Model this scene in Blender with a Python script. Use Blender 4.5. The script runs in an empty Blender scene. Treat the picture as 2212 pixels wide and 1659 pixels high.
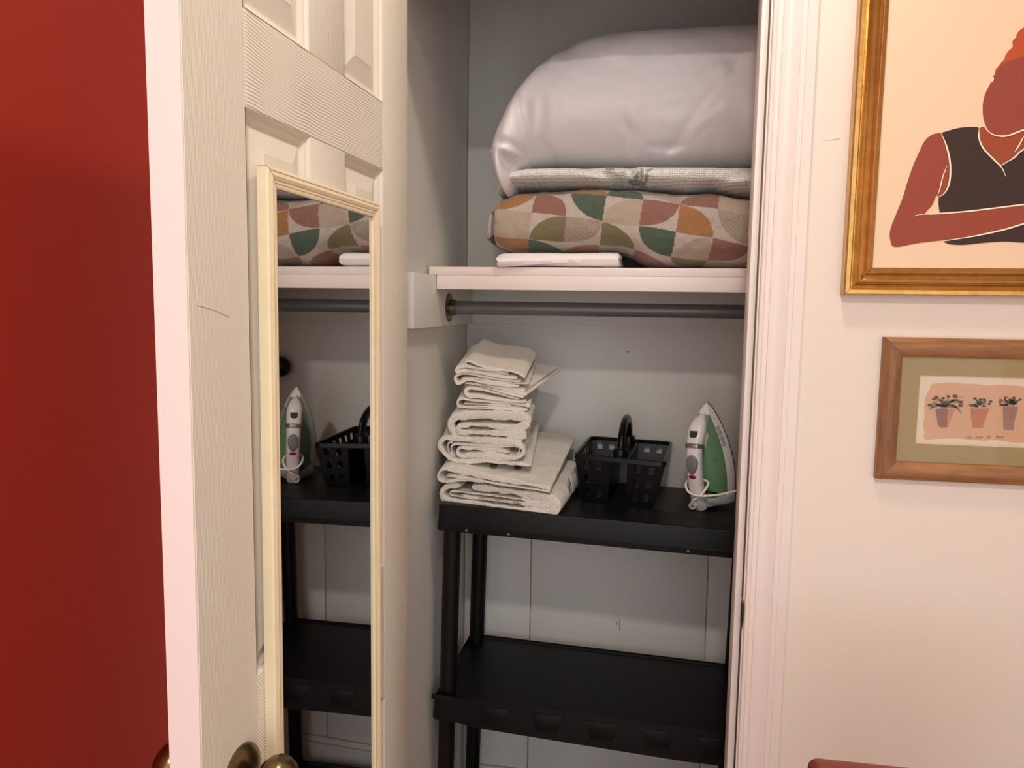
import bpy, bmesh, math, random
from math import sin, cos, pi, radians as R_, sqrt, exp, hypot
from mathutils import Vector as Vec, Matrix
from mathutils.geometry import tessellate_polygon
random.seed(7)
SC = bpy.context.scene
COL = SC.collection
ZO = 1.40                      # eye height; all z below are measured from eye level, ZO is added when meshes are made
# ------------------------------------------------------------------ camera
W, H, F = 2212, 1659, 1643.2
CX, CY = 0.4394, -1.2796
_y, _p, _r = R_(9.4231), R_(5.9284), R_(0.825)
FW = Vec((-sin(_y)*cos(_p), cos(_y)*cos(_p), -sin(_p)))
_rt = Vec((cos(_y), sin(_y), 0)); _up = _rt.cross(FW)
RT = _rt*cos(_r) + _up*sin(_r); UP = _up*cos(_r) - _rt*sin(_r)
cam_d = bpy.data.cameras.new('camera'); cam_d.sensor_width = 36; cam_d.lens = F/W*36; cam_d.clip_start = 0.02
cam = bpy.data.objects.new('camera', cam_d); COL.objects.link(cam)
M = Matrix((RT, UP, -FW)).transposed().to_4x4(); M.translation = Vec((CX, CY, ZO)); cam.matrix_world = M
SC.camera = cam
# ------------------------------------------------------------------ light and exposure
SC.view_settings.view_transform = 'Standard'; SC.view_settings.look = 'None'
SC.view_settings.gamma = 1; SC.view_settings.use_curve_mapping = False
SC.view_settings.exposure = 0.18
wd = bpy.data.worlds.new('world'); SC.world = wd; wd.use_nodes = True
wd.node_tree.nodes['Background'].inputs[0].default_value = (.97, .97, 1, 1)
wd.node_tree.nodes['Background'].inputs[1].default_value = 1.5
def lamp(name, loc, power, size, col, rot=(0, 0, 0)):
    d = bpy.data.lights.new(name, 'AREA'); d.shape = 'DISK'; d.size = size; d.energy = power; d.color = col
    o = bpy.data.objects.new(name, d); COL.objects.link(o); o.location = (loc[0], loc[1], loc[2]+ZO); o.rotation_euler = rot
    return o
CEIL = 1.02
lamp('ceiling_lamp_light', (.57, -.42, CEIL-.055), 4.0, .13, (1, .92, .82))
lamp('ceiling_lamp_light', (.45, -1.55, CEIL-.055), 14.0, .14, (1, .94, .87))

# ------------------------------------------------------------------ geometry helpers
def ray(px, py): return FW + RT*((px-W/2)/F) - UP*((py-H/2)/F)
EYE = Vec((CX, CY, 0))
def at(px, py, Y):             # point of the vertical plane y = Y seen at a pixel
    v = ray(px, py); return EYE + v*((Y-CY)/v.y)
def on_plane(px, py, p0, n):
    v = ray(px, py); return EYE + v*((Vec(p0)-EYE).dot(n)/v.dot(n))
def lerp(a, b, t): return a+(b-a)*t
def smooth(t): t = max(0, min(1, t)); return t*t*(3-2*t)
def interp(pts, x):
    if x <= pts[0][0]: return pts[0][1]
    for (a, b), (c, d) in zip(pts, pts[1:]):
        if x <= c: return lerp(b, d, (x-a)/(c-a)) if c > a else d
    return pts[-1][1]
def catmull(p, step):
    p = [Vec(q) for q in p]; out = []
    for i in range(len(p)-1):
        a = p[i-1] if i else p[0]*2-p[1]; b, c = p[i], p[i+1]; d = p[i+2] if i+2 < len(p) else p[-1]*2-p[-2]
        n = max(1, int((c-b).xy.length/step) if len(c) < 4 else int((c-b).length/step))
        for k in range(n):
            t = k/n
            out.append(b*1.0 + ((c-a)*t + (a*2-b*5+c*4-d)*t*t + (b*3-a-c*3+d)*t*t*t)*.5)
    out.append(p[-1]); return out
_r2 = random.Random(3)
_G = [[[_r2.uniform(-1, 1) for _ in range(16)] for _ in range(16)] for _ in range(16)]
def noise(x, y, z=0):
    i, j, k = math.floor(x), math.floor(y), math.floor(z); a, b, c = smooth(x-i), smooth(y-j), smooth(z-k)
    g = lambda u, v, w: _G[(i+u) & 15][(j+v) & 15][(k+w) & 15]
    return lerp(lerp(lerp(g(0,0,0), g(1,0,0), a), lerp(g(0,1,0), g(1,1,0), a), b), lerp(lerp(g(0,0,1), g(1,0,1), a), lerp(g(0,1,1), g(1,1,1), a), b), c)

BASE = {}
def setp(o, label=None, cat=None, group=None, kind=None):
    for k, v in (('label', label), ('category', cat), ('group', group), ('kind', kind)):
        if v: o[k] = v
    return o
def thing(name, loc, label=None, cat=None, group=None, kind=None, rot=None):
    o = bpy.data.objects.new(name, None); COL.objects.link(o); o.empty_display_size = .05
    o.location = (loc[0], loc[1], loc[2]+ZO)
    if rot: o.rotation_euler = rot
    BASE[o.name] = Vec(loc); return setp(o, label, cat, group, kind)
def mk(name, vf, mat, parent=None, sm=True, ang=40, label=None, cat=None, group=None, kind=None, bevel=0, mats=None, seg=2):
    verts, faces = vf[0], vf[1]
    vs = [Vec(v) for v in verts]
    if parent is not None: base = BASE[parent.name]
    else:
        base = Vec(((min(v.x for v in vs)+max(v.x for v in vs))/2, (min(v.y for v in vs)+max(v.y for v in vs))/2, min(v.z for v in vs)))
    me = bpy.data.meshes.new(name); me.from_pydata([tuple(v-base) for v in vs], [], faces)
    bm = bmesh.new(); bm.from_mesh(me)
    bmesh.ops.recalc_face_normals(bm, faces=bm.faces)
    if bevel: bmesh.ops.bevel(bm, geom=[e for e in bm.edges if len(e.link_faces) == 2 and e.calc_face_angle(0) > .5], offset=bevel, segments=seg, affect='EDGES', profile=.5, clamp_overlap=True)
    bm.to_mesh(me); bm.free()
    if mats:
        for m in mats: me.materials.append(m)
        if len(vf) > 2:
            for p, k in zip(me.polygons, vf[2]): p.material_index = k
    else: me.materials.append(mat)
    if sm:
        me.polygons.foreach_set('use_smooth', [True]*len(me.polygons)); me.set_sharp_from_angle(angle=R_(ang))
    o = bpy.data.objects.new(name, me); COL.objects.link(o)
    if parent is not None: o.parent = parent
    else: o.location = base + Vec((0, 0, ZO))
    BASE[o.name] = base
    return setp(o, label, cat, group, kind)
def join(*vfs):
    V, Fs, K = [], [], []
    for vf in vfs:
        n = len(V); V += [tuple(v) for v in vf[0]]; Fs += [tuple(i+n for i in f) for f in vf[1]]
        K += list(vf[2]) if len(vf) > 2 else [0]*len(vf[1])
    return V, Fs, K
def box(x0, x1, y0, y1, z0, z1):
    v = [(x, y, z) for z in (z0, z1) for y in (y0, y1) for x in (x0, x1)]
    return v, [(0,2,3,1), (4,5,7,6), (0,1,5,4), (2,6,7,3), (0,4,6,2), (1,3,7,5)]
def loft(rings, closed=True, cap=True):
    n = len(rings[0]); V = [tuple(p) for r in rings for p in r]; Fs = []
    for j in range(len(rings)-1):
        for i in range(n if closed else n-1):
            k = (i+1) % n; Fs.append((j*n+i, j*n+k, (j+1)*n+k, (j+1)*n+i))
    if cap and closed: Fs.append(tuple(range(n))[::-1]); Fs.append(tuple((len(rings)-1)*n+i for i in range(n)))
    return V, Fs
def frame_of(t):
    t = Vec(t).normalized(); a = Vec((0, 0, 1)) if abs(t.z) < .9 else Vec((1, 0, 0))
    u = t.cross(a).normalized(); return u, t.cross(u).normalized()
def tube(pts, r, n=10, step=None, ry=None):
    P = catmull(pts, step) if step else [Vec(p) for p in pts]; rings = []; u = None
    for i, p in enumerate(P):
        t = (P[min(i+1, len(P)-1)]-P[max(i-1, 0)]).normalized()
        if u is None: u, w = frame_of(t)
        else: u = (u-t*u.dot(t)).normalized(); w = t.cross(u)
        rr = r(i/(len(P)-1)) if callable(r) else r
        rings.append([p+u*cos(a)*rr+w*sin(a)*(ry or rr) for a in [2*pi*k/n for k in range(n)]])
    return loft(rings)
def lathe(o, axis, prof, n=28):      # prof: list of (distance along axis, radius)
    o = Vec(o); t = Vec(axis).normalized(); u, w = frame_of(t)
    return loft([[o+t*d+(u*cos(a)+w*sin(a))*max(r, 1e-4) for a in [2*pi*k/n for k in range(n)]] for d, r in prof])
def prism(poly, a, b):               # poly of 3-D points, pushed along a..b
    a, b = Vec(a), Vec(b); n = len(poly)
    V = [Vec(p)+a for p in poly]+[Vec(p)+b for p in poly]; Fs = [(i, (i+1) % n, n+(i+1) % n, n+i) for i in range(n)]
    for t in tessellate_polygon([[Vec(p) for p in poly]]): Fs += [tuple(t), tuple(n+i for i in t[::-1])]
    return V, Fs

# ------------------------------------------------------------------ materials
def lin(c): return tuple(((x/255/12.92) if x/255 <= .04045 else ((x/255+.055)/1.055)**2.4) for x in c)
def mat(name, rgb, rough=.6, metal=0, var=0, vs=6, bump=0, bs=200, bscale=(1, 1, 1), spec=.5, bd=.001, trans=0, ior=1.45, sheen=0, detail=3, coat=0):
    m = bpy.data.materials.new(name); m.use_nodes = True; nt = m.node_tree; b = nt.nodes['Principled BSDF']
    L = nt.links.new; c = lin(rgb)
    b.inputs['Roughness'].default_value = rough; b.inputs['Metallic'].default_value = metal
    b.inputs['Specular IOR Level'].default_value = spec; b.inputs['Base Color'].default_value = (*c, 1)
    b.inputs['Transmission Weight'].default_value = trans; b.inputs['IOR'].default_value = ior
    b.inputs['Sheen Weight'].default_value = sheen; b.inputs['Coat Weight'].default_value = coat
    tc = nt.nodes.new('ShaderNodeTexCoord')
    if var:
        n = nt.nodes.new('ShaderNodeTexNoise'); n.inputs['Scale'].default_value = vs; n.inputs['Detail'].default_value = 4
        mp = nt.nodes.new('ShaderNodeMapping'); mp.inputs['Scale'].default_value = bscale if var < 0 else (1, 1, 1)
        L(tc.outputs['Object'], mp.inputs[0]); L(mp.outputs[0], n.inputs['Vector'])
        r = nt.nodes.new('ShaderNodeValToRGB'); v = abs(var)
        r.color_ramp.elements[0].position = .3; r.color_ramp.elements[1].position = .7
        r.color_ramp.elements[0].color = (*[x*(1-v) for x in c], 1); r.color_ramp.elements[1].color = (*[min(1, x*(1+v)) for x in c], 1)
        L(n.outputs['Fac'], r.inputs[0]); L(r.outputs[0], b.inputs['Base Color'])
    if bump:
        n = nt.nodes.new('ShaderNodeTexNoise'); n.inputs['Scale'].default_value = bs; n.inputs['Detail'].default_value = detail
        mp = nt.nodes.new('ShaderNodeMapping'); mp.inputs['Scale'].default_value = bscale
        L(tc.outputs['Object'], mp.inputs[0]); L(mp.outputs[0], n.inputs['Vector'])
        bn = nt.nodes.new('ShaderNodeBump'); bn.inputs['Strength'].default_value = bump; bn.inputs['Distance'].default_value = bd
        L(n.outputs['Fac'], bn.inputs['Height']); L(bn.outputs[0], b.inputs['Normal'])
    return m
def nodes_of(m): return m.node_tree.nodes, m.node_tree.links.new, m.node_tree.nodes['Principled BSDF']
def wave_bump(m, axis, scale, stretch, dist, strength=.5, bd=.0012):
    N, L, b = nodes_of(m); tc = N.new('ShaderNodeTexCoord'); mp = N.new('ShaderNodeMapping'); mp.inputs['Scale'].default_value = stretch
    wv = N.new('ShaderNodeTexWave'); wv.wave_type = 'BANDS'; wv.bands_direction = axis; wv.wave_profile = 'SAW'
    wv.inputs['Scale'].default_value = scale; wv.inputs['Distortion'].default_value = dist; wv.inputs['Detail'].default_value = 3; wv.inputs['Detail Scale'].default_value = .35
    bn = N.new('ShaderNodeBump'); bn.inputs['Strength'].default_value = strength; bn.inputs['Distance'].default_value = bd
    L(tc.outputs['Object'], mp.inputs[0]); L(mp.outputs[0], wv.inputs[0]); L(wv.outputs['Fac'], bn.inputs['Height']); L(bn.outputs[0], b.inputs['Normal'])
    return m
def attr_mat(name, rough=.9, bump=.3, bs=500, weave=False, sheen=.2, bd=.001):
    m = mat(name, (200, 190, 180), rough, bump=bump, bs=bs, spec=.2, sheen=sheen, bd=bd); N, L, b = nodes_of(m)
    a = N.new('ShaderNodeVertexColor'); a.layer_name = 'pattern'
    if weave:        # alpha marks the cells printed as a dotted weave
        tc = N.new('ShaderNodeTexCoord'); ck = N.new('ShaderNodeTexChecker'); ck.inputs['Scale'].default_value = 620
        mp = N.new('ShaderNodeMapping'); mp.inputs['Rotation'].default_value = (0, .5, 0); mp.inputs['Scale'].default_value = (1, 0, 1.0); mp.inputs['Location'].default_value = (0, .0003, 0)
        L(tc.outputs['Object'], mp.inputs[0]); L(mp.outputs[0], ck.inputs[0])
        mu = N.new('ShaderNodeMath'); mu.operation = 'MULTIPLY'; inv = N.new('ShaderNodeMath'); inv.operation = 'SUBTRACT'; inv.inputs[0].default_value = 1
        L(a.outputs['Alpha'], inv.inputs[1]); L(inv.outputs[0], mu.inputs[0]); L(ck.outputs['Fac'], mu.inputs[1])
        mx = N.new('ShaderNodeMix'); mx.data_type = 'RGBA'; mx.inputs[7].default_value = (*lin((190, 176, 160)), 1)
        L(mu.outputs[0], mx.inputs[0]); L(a.outputs['Color'], mx.inputs[6])
        n = N.new('ShaderNodeTexNoise'); n.inputs['Scale'].default_value = 260; n.inputs['Detail'].default_value = 3; L(tc.outputs['Object'], n.inputs['Vector'])
        m2 = N.new('ShaderNodeMix'); m2.data_type = 'RGBA'; m2.blend_type = 'SOFT_LIGHT'; m2.inputs[0].default_value = .25
        L(mx.outputs[2], m2.inputs[6]); L(n.outputs['Fac'], m2.inputs[7]); L(m2.outputs[2], b.inputs['Base Color'])
    else: L(a.outputs['Color'], b.inputs['Base Color'])
    return m
M_wall = mat('wall_paint', (236, 223, 208), .55, bump=.08, bs=120, var=.02, vs=2)
M_closet = mat('closet_paint', (224, 221, 213), .6, bump=.1, bs=90, var=.03, vs=4)
M_trim = mat('trim_paint', (238, 224, 214), .35, bump=.04, bs=60, var=.02, vs=8)
M_edge_lit = mat('door_edge_lit', (250, 236, 228), .45, bump=.05, bs=150)  # light falling on the edge put into its colour: paler, pinker than the stiles
M_red = mat('red_wall_paint', (176, 46, 27), .55, bump=.06, bs=150)
M_ceil = mat('ceiling_paint', (232, 226, 216), .8)
M_floor = mat('floor_wood', (140, 92, 58), .4, var=.3, vs=9)
M_stile = mat('door_grain_vertical', (218, 209, 194), .42, bump=.5, bs=60, bscale=(10, 10, 1.6), bd=.0012)
M_stile2 = mat('door_grain_fine', (218, 209, 194), .42, bump=.25, bs=300, bscale=(4, 4, 1), bd=.0008)
M_rail = wave_bump(mat('door_grain_horizontal', (226, 213, 193), .42), 'Z', 14, (1, .25, 1), 1.6, .8, .002)
M_panel = mat('door_panel_paint', (222, 213, 198), .40, bump=.3, bs=40, bscale=(8, 8, 1), bd=.001)
M_mframe = mat('mirror_frame_paint', (232, 215, 180), .38, var=.04, vs=30)
M_mirror = mat('mirror_silver', (222, 222, 220), .015, metal=1)
M_brass = mat('antique_brass', (122, 106, 72), .28, metal=1, var=.2, vs=25)
M_nickel = mat('aged_nickel', (122, 112, 102), .3, metal=1, var=.2, vs=60)
M_rod = mat('dark_grey_rod', (112, 111, 109), .36, metal=.25)
M_black = mat('black_plastic', (13, 13, 14), .45, bump=.12, bs=900, spec=.3)
M_black2 = mat('black_gloss_plastic', (7, 7, 8), .28, spec=.3)
M_bolt = mat('bolt_head', (120, 120, 118), .4, metal=.6)
M_towel = mat('white_terry', (248, 241, 227), .95, bump=1.0, bs=420, bd=.005, spec=.1, sheen=.3, var=.03, vs=40)
M_cloth = mat('white_flat_terry', (244, 234, 220), .95, bump=.8, bs=600, bd=.0025, spec=.1, sheen=.3, var=.03, vs=40)
M_sheet = mat('white_sheet', (250, 243, 240), .85, bump=.12, bs=900, spec=.15, sheen=.15)
M_pillow = mat('white_pillowcase', (246, 240, 240), .85, bump=.2, bs=1100, spec=.15, sheen=.2)
M_tag = mat('care_label_white', (225, 224, 216), .7)
M_tagg = mat('care_label_grey', (120, 136, 140), .7)
M_tagd = mat('care_label_dark', (70, 64, 56), .7)
M_iwhite = mat('iron_white_plastic', (226, 219, 220), .25, spec=.5)
M_igreen = mat('iron_green_tank', (106, 146, 110), .14, spec=.5, coat=.4)
M_igrey = mat('iron_grey_button', (120, 118, 116), .3)
M_ired = mat('iron_red_lamp', (150, 22, 26), .25)
M_iheel = mat('iron_heel_grey', (176, 176, 182), .3)
M_idark = mat('iron_dark_green', (34, 62, 44), .2)
M_isole = mat('iron_soleplate', (70, 62, 66), .3, metal=.7)
M_isteel = mat('iron_dial', (150, 150, 146), .25, metal=.8)
M_cord = mat('white_cord', (232, 224, 208), .45)
M_gold = mat('gold_frame', (198, 152, 86), .22, metal=.88, var=.12, vs=60, bump=.15, bs=160)
M_wood = mat('walnut_frame', (154, 106, 64), .4, var=-.28, vs=14, bscale=(1.2, 6, 9), bump=.15, bs=90)
M_woodv = mat('walnut_frame_upright', (140, 95, 58), .4, var=-.28, vs=14, bscale=(9, 6, 1.2), bump=.15, bs=90)
M_matb = mat('olive_mat_board', (176, 150, 102), .8, bump=.1, bs=600)
M_chair = mat('red_brown_wood', (128, 52, 34), .32, var=-.25, vs=12, bscale=(1, 6, 8))
M_dark = mat('dark_gap', (30, 27, 25), .9)
def flat(name, rgb): return mat('print_'+name, rgb, .6, spec=.25)
M_lampw = mat('lamp_housing', (230, 228, 222), .5)
M_lampe = bpy.data.materials.new('lamp_diffuser'); M_lampe.use_nodes = True
_b = M_lampe.node_tree.nodes['Principled BSDF']; _b.inputs['Emission Color'].default_value = (1, .88, .74, 1); _b.inputs['Emission Strength'].default_value = 6
M_glass = bpy.data.materials.new('picture_glass'); M_glass.use_nodes = True
_n = M_glass.node_tree; _n.nodes.clear(); _o = _n.nodes.new('ShaderNodeOutputMaterial'); _t = _n.nodes.new('ShaderNodeBsdfTransparent'); _g = _n.nodes.new('ShaderNodeBsdfGlossy'); _g.inputs['Roughness'].default_value = .03
_f = _n.nodes.new('ShaderNodeFresnel'); _f.inputs[0].default_value = 1.4; _m = _n.nodes.new('ShaderNodeMixShader')
_n.links.new(_f.outputs[0], _m.inputs[0]); _n.links.new(_t.outputs[0], _m.inputs[1]); _n.links.new(_g.outputs[0], _m.inputs[2]); _n.links.new(_m.outputs[0], _o.inputs[0])

# ------------------------------------------------------------------ the room
FL = -1.40; YB = 0.642; XR = 0.6250; CWX = 0.80; LX = -0.43; HZ = 0.577
S = dict(kind='structure')
mk('floor', box(LX-.1, 2.3, -2.9, .75, FL-.05, FL), M_floor, sm=False, **S)
mk('ceiling', box(LX-.1, 2.3, -2.9, .75, CEIL, CEIL+.05), M_ceil, sm=False, **S)
wf = mk('wall_front', join(box(XR, 2.2, 0, .11, FL, CEIL), box(LX, -.012, 0, .11, FL, CEIL), box(-.012, XR, 0, .11, HZ, CEIL)), M_wall, sm=False, **S)
mk('wall_left', box(LX-.1, LX, -2.8, .11, FL, CEIL), M_red, sm=False, **S)
mk('wall_right', box(2.2, 2.3, -2.8, .11, FL, CEIL), M_wall, sm=False, **S)
# paint ridge and nick on the front wall
mk('paint_ridge', tube([(.712, -.0002, .302-.04), (.728, -.0006, .303-.04), (.738, -.0002, .304-.04)], .0005, 6), M_wall, wf)
# closet side walls with slightly wavy plaster
def wavy(x, sgn, y0, y1):
    ny, nz = 22, 60; V = []; Fs = []
    for i in range(ny+1):
        for j in range(nz+1):
            y = lerp(y0, y1, i/ny); z = lerp(FL, CEIL, j/nz)
            V.append((x+sgn*(.0025*noise(y*7, z*3)-.0025), y, z))
    for i in range(ny):
        for j in range(nz):
            a = i*(nz+1)+j; Fs.append((a, a+1, a+nz+2, a+nz+1))
    n = len(V); V += [(x-sgn*.08, y0, FL), (x-sgn*.08, y1, FL), (x-sgn*.08, y1, CEIL), (x-sgn*.08, y0, CEIL)]
    Fs.append((n, n+1, n+2, n+3)); return V, Fs
mk('wall_closet_left', wavy(0, 1, .11, YB+.04), M_closet, **S)
mk('wall_closet_right', wavy(CWX, -1, .11, YB+.04), M_closet, **S)
wb = mk('wall_closet_back', join(box(0, CWX, YB, YB+.05, -.455, CEIL), box(0, CWX, YB+.012, YB+.05, FL, -.455)), M_closet, sm=False, **S)
for x0, x1 in ((.0, .1765), (.1795, .6285), (.6312, CWX)):
    mk('wall_board', box(x0, x1, YB, YB+.012, FL, -.456), M_closet, wb, bevel=.0012)
mk('nail_hole', lathe((.412, YB-.0004, -.112), (0, 1, 0), [(0, .0018), (.0006, .0012)], 8), M_dark, wb)
for (a_, b_) in (((1331, 1341), (1335, 1352)), ((1339, 1337), (1338, 1362))):
    p_, q_ = at(*a_, YB-.0004), at(*b_, YB-.0004); mk('scratch', tube([p_, q_], .0006, 5), M_dark, wb)
bb = mk('baseboard_back', box(0.001, CWX-.001, YB-.012, YB, FL, -1.272), M_closet, sm=False, bevel=.002, **S)
mk('cap_moulding', join(box(.001, CWX-.001, YB-.018, YB, -1.272, -1.262), box(.001, CWX-.001, YB-.010, YB, -1.262, -1.246)), M_closet, bb, bevel=.003)
# jambs, stop, casing, header
mk('trim_1', join(box(XR-.0, XR+.018, -.001, .112, FL, HZ), box(XR-.0110, XR, .018, .060, FL, HZ)), M_trim, bevel=.0012, **S)
mk('trim_2', join(box(-.030, -.012, -.001, .112, FL, HZ), box(-.012, -.002, .042, .075, FL, HZ), box(-.012, XR, -.001, .112, HZ-.018, HZ)), M_trim, bevel=.001, **S)
cprof = [(.6275, 0), (.6275, -.0085), (.6285, -.0100), (.6305, -.0108), (.6330, -.0104), (.6340, -.0088), (.6350, -.0104), (.6418, -.0108), (.6426, -.0124)]
for k in range(9):
    t = k/8; cprof.append((.6430+.0260*t, -.0126-.0046*(sin(t*pi*.5)**1.6)+.0030*sin(t*pi)))
cprof += [(.6690, -.0188), (.6764, -.0192), (.6774, -.0176), (.6795, -.0172), (.6915, -.0172), (.6932, -.0160), (.6936, -.013), (.6936, 0)]
def casing(prof, dx=0, flip=1):
    return loft([[(dx+flip*x, y, z) for x, y in prof] for z in (FL, HZ+.06)])
mk('trim_3', casing(cprof), M_trim, ang=25, **S)
mk('trim_4', casing([(x-.6275, y) for x, y in cprof], -.004, -1), M_trim, ang=25, **S)
mk('trim_5', loft([[(x, y, HZ+.062+(q-.6275)) for q, y in cprof] for x in (-.07, .694)]), M_trim, ang=25, **S)
st = mk('strike_plate', join(box(XR-.0010, XR+.0004, -.0012, .016, -.537, -.483), tube([(XR-.0006, -.0006, -.534), (XR+.0004, -.0034, -.524), (XR+.0006, -.0042, -.510), (XR+.0004, -.0034, -.496), (XR-.0006, -.0006, -.486)], .0013, 8)), M_nickel,
        label='small metal strike plate let into the white right door jamb', cat='strike plate')
mk('latch_hole', box(XR-.0013, XR-.0008, .001, .012, -.528, -.494), M_dark, st, sm=False)

# ------------------------------------------------------------------ the door
TH = R_(87.1053); HX, HY = .0697, -.0941; DW = .5611; DT = .035
def D(u, n, z): return (HX-cos(TH)*u+sin(TH)*n, HY-sin(TH)*u-cos(TH)*n, z)
def dbox(u0, u1, n0, n1, z0, z1):
    v, f = box(u0, u1, n0, n1, z0, z1); return [D(*p) for p in v], f
door = thing('door_1', D(DW/2, -DT/2, FL+.012), kind='structure', label='open white six-panel closet door with wood-grain texture', )
UA, UB, UC, UD = .1001, .2293, .324, .4608
ZB, ZT = FL+.012, HZ-.020
rows = [(.2875, ZT-.072), (-.400, .192), (-1.19, -.612)]
mk('stile', dbox(0, UA, -DT, 0, ZB, ZT), M_stile, door, bevel=.0009)
mk('stile_edge', dbox(DW-.001, DW, -DT+.0008, -.0008, ZB, ZT), M_edge_lit, door, sm=False, label='smooth white free edge, coloured paler and pinker for the light on it')
zr = [(ZT-.072, ZT), (.192, .2875), (-.612, -.400), (ZB, -1.19)]
def grained(u0, u1, z0, z1, pitch, nu, horizontal=True):
    # slab whose front face carries the embossed wood grain as real grooves
    nz = int((z1-z0)/pitch*7) if horizontal else nu; nu = nu if horizontal else int((u1-u0)/pitch*6); V = []; Fs = []
    for i in range(nu+1):
        for j in range(nz+1):
            u, z = lerp(u0, u1, i/nu), lerp(z0, z1, j/nz)
            if horizontal: ph = (z+.0075*noise(u*6, z*9)+.0012*noise(u*30, z*34, 4))/pitch; k = 60
            else: ph = (u+.0010*noise(u*40, z*14)+.0005*noise(u*160, z*60, 4))/pitch; k = 120
            f = ph-math.floor(ph); dep = (.00055 if horizontal else .00016)*(.75+.5*noise(u*18, z*18, 7))
            e = min(u-u0, u1-u, z-z0, z1-z)
            h = -dep*exp(-((f-.5)/.17)**2)+(dep*.45*f if horizontal else 0)
            if e < .0012: h = -.0007
            V.append(D(u, h, z))
    for i in range(nu):
        for j in range(nz):
            a = i*(nz+1)+j; Fs.append((a, a+1, a+nz+2, a+nz+1))
    bd = [i*(nz+1) for i in range(nu)]+[nu*(nz+1)+j for j in range(nz)]+[i*(nz+1)+nz for i in range(nu, 0, -1)]+[j for j in range(nz, 0, -1)]
    o = len(V); V += [D(u0, -DT, z0), D(u1, -DT, z0), D(u1, -DT, z1), D(u0, -DT, z1)]
    c = [0, nu*(nz+1), nu*(nz+1)+nz, nz]; Fs.append((o, o+1, o+2, o+3))
    edges = [[i*(nz+1) for i in range(nu+1)], [nu*(nz+1)+j for j in range(nz+1)], [i*(nz+1)+nz for i in range(nu, -1, -1)], [j for j in range(nz, -1, -1)]]
    for k, ed in enumerate(edges): Fs.append(tuple(ed)+(o+(k+1) % 4, o+k))
    return V, Fs
mk('stile', grained(UD, DW-.001, ZB, ZT, .0021, 260, False), M_stile2, door, ang=60)
for k, (a, b) in enumerate(zr):
    if k in (1, 2): mk('rail', grained(UA, UD, a, b, .0037, 90), M_panel, door, ang=60)
    else: mk('rail', dbox(UA, UD, -DT, 0, a, b), M_rail, door, bevel=.0009)
for a, b in rows: mk('mullion', dbox(UB, UC, -DT, 0, a, b), M_stile, door, bevel=.0009)
def panel(u0, u1, z0, z1):
    prof = [(0, 0), (.0016, -.0012), (.0030, -.0044), (.0060, -.0052), (.0085, -.0080), (.0105, -.0098), (.0130, -.0098), (.0365, -.0028), (.0375, -.0022)]
    V = []; Fs = []
    for side in (0, 1):
        o = len(V)
        for d, h in prof:
            n = h if side == 0 else -DT-h
            V += [D(u0+d, n, z0+d), D(u1-d, n, z0+d), D(u1-d, n, z1-d), D(u0+d, n, z1-d)]
        for k in range(len(prof)-1):
            for i in range(4):
                j = (i+1) % 4; Fs.append((o+4*k+i, o+4*k+j, o+4*k+4+j, o+4*k+4+i))
        e = o+4*(len(prof)-1); Fs.append((e, e+1, e+2, e+3))
    return V, Fs
for a, b in rows:
    for u0, u1 in ((UA, UB), (UC, UD)): mk('panel', panel(u0, u1, a, b), M_panel, door, ang=12)
# scuffs
mk('scuff_mark', tube([D(.548, .0002, -.004), D(.522, .0003, -.0085), D(.497, .0002, -.0155)], .0003, 5), mat('scuff', (214, 198, 178), .8), door)
# knobs
KU, KZ = .497, -.493
for s, n0 in ((1, 0.0), (-1, -DT)):
    c = Vec(D(KU, n0, KZ)); ax = Vec(D(KU, n0+s, KZ))-c
    mk('rosette', lathe(c, ax, [(0, .0345), (.0022, .0345), (.0042, .033), (.0075, .026), (.0098, .018), (.0105, .0125), (.011, .005)], 40), M_brass, door, ang=30)
    mk('door_knob', lathe(c, ax, [(.006, .0115), (.020, .0115), (.024, .014), (.0275, .0215), (.034, .0265), (.040, .0280), (.048, .0268), (.0545, .0225), (.059, .0165), (.0605, .010), (.0608, .001)], 40), M_brass, door, ang=30)

# ------------------------------------------------------------------ mirror hung on the door
mb = [(.4425, .1388), (.1415, .1388), (.1430, -.985), (.4510, -.985)]          # outer corners (u, z)
mirror = thing('door_mirror', D(.30, .008, -.985), 'tall narrow mirror in a cream moulded frame on the open white door', 'mirror')
FWD = .0205
def inner(d):
    (a, b), (c, e), (f, g), (h, i) = mb; return [(a-d, b-d), (c+d, e-d), (f+d, g+d), (h-d, i+d)]
fprof = [(0, .0002), (0, .0108), (.0014, .0126), (.0034, .0131), (.0042, .0119), (.0050, .0129), (.0084, .0137), (.0116, .0126), (.0126, .0112), (.0138, .0121), (.0152, .0120), (.0160, .0108), (.0172, .0116), (.0188, .0115), (FWD, .0108), (FWD, .0012)]
for name, i in (('frame_rail', 0), ('frame_rail', 2), ('frame_stile', 1), ('frame_stile', 3)):
    j = (i+1) % 4
    eps = .0005
    rings = []
    for k in (i, j):
        r = []
        for d, n in fprof:
            u, z = inner(d)[k]
            if k == i: du, dz = (mb[j][0]-mb[i][0], mb[j][1]-mb[i][1])
            L = hypot(mb[j][0]-mb[i][0], mb[j][1]-mb[i][1]); g = (eps if (i, k) not in ((0, 0), (3, 0)) else .0009)/L*(1 if k == i else -1)
            r.append(D(u+(mb[j][0]-mb[i][0])*g, n, z+(mb[j][1]-mb[i][1])*g))
        rings.append(r)
    mk(name, loft(rings), M_mframe, mirror, ang=22)
q = inner(FWD-.001)
gl = [D(u, .0086+(.0080*(u-.30)), z) for u, z in q]; gb = [D(u, .0008, z) for u, z in q]
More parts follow.
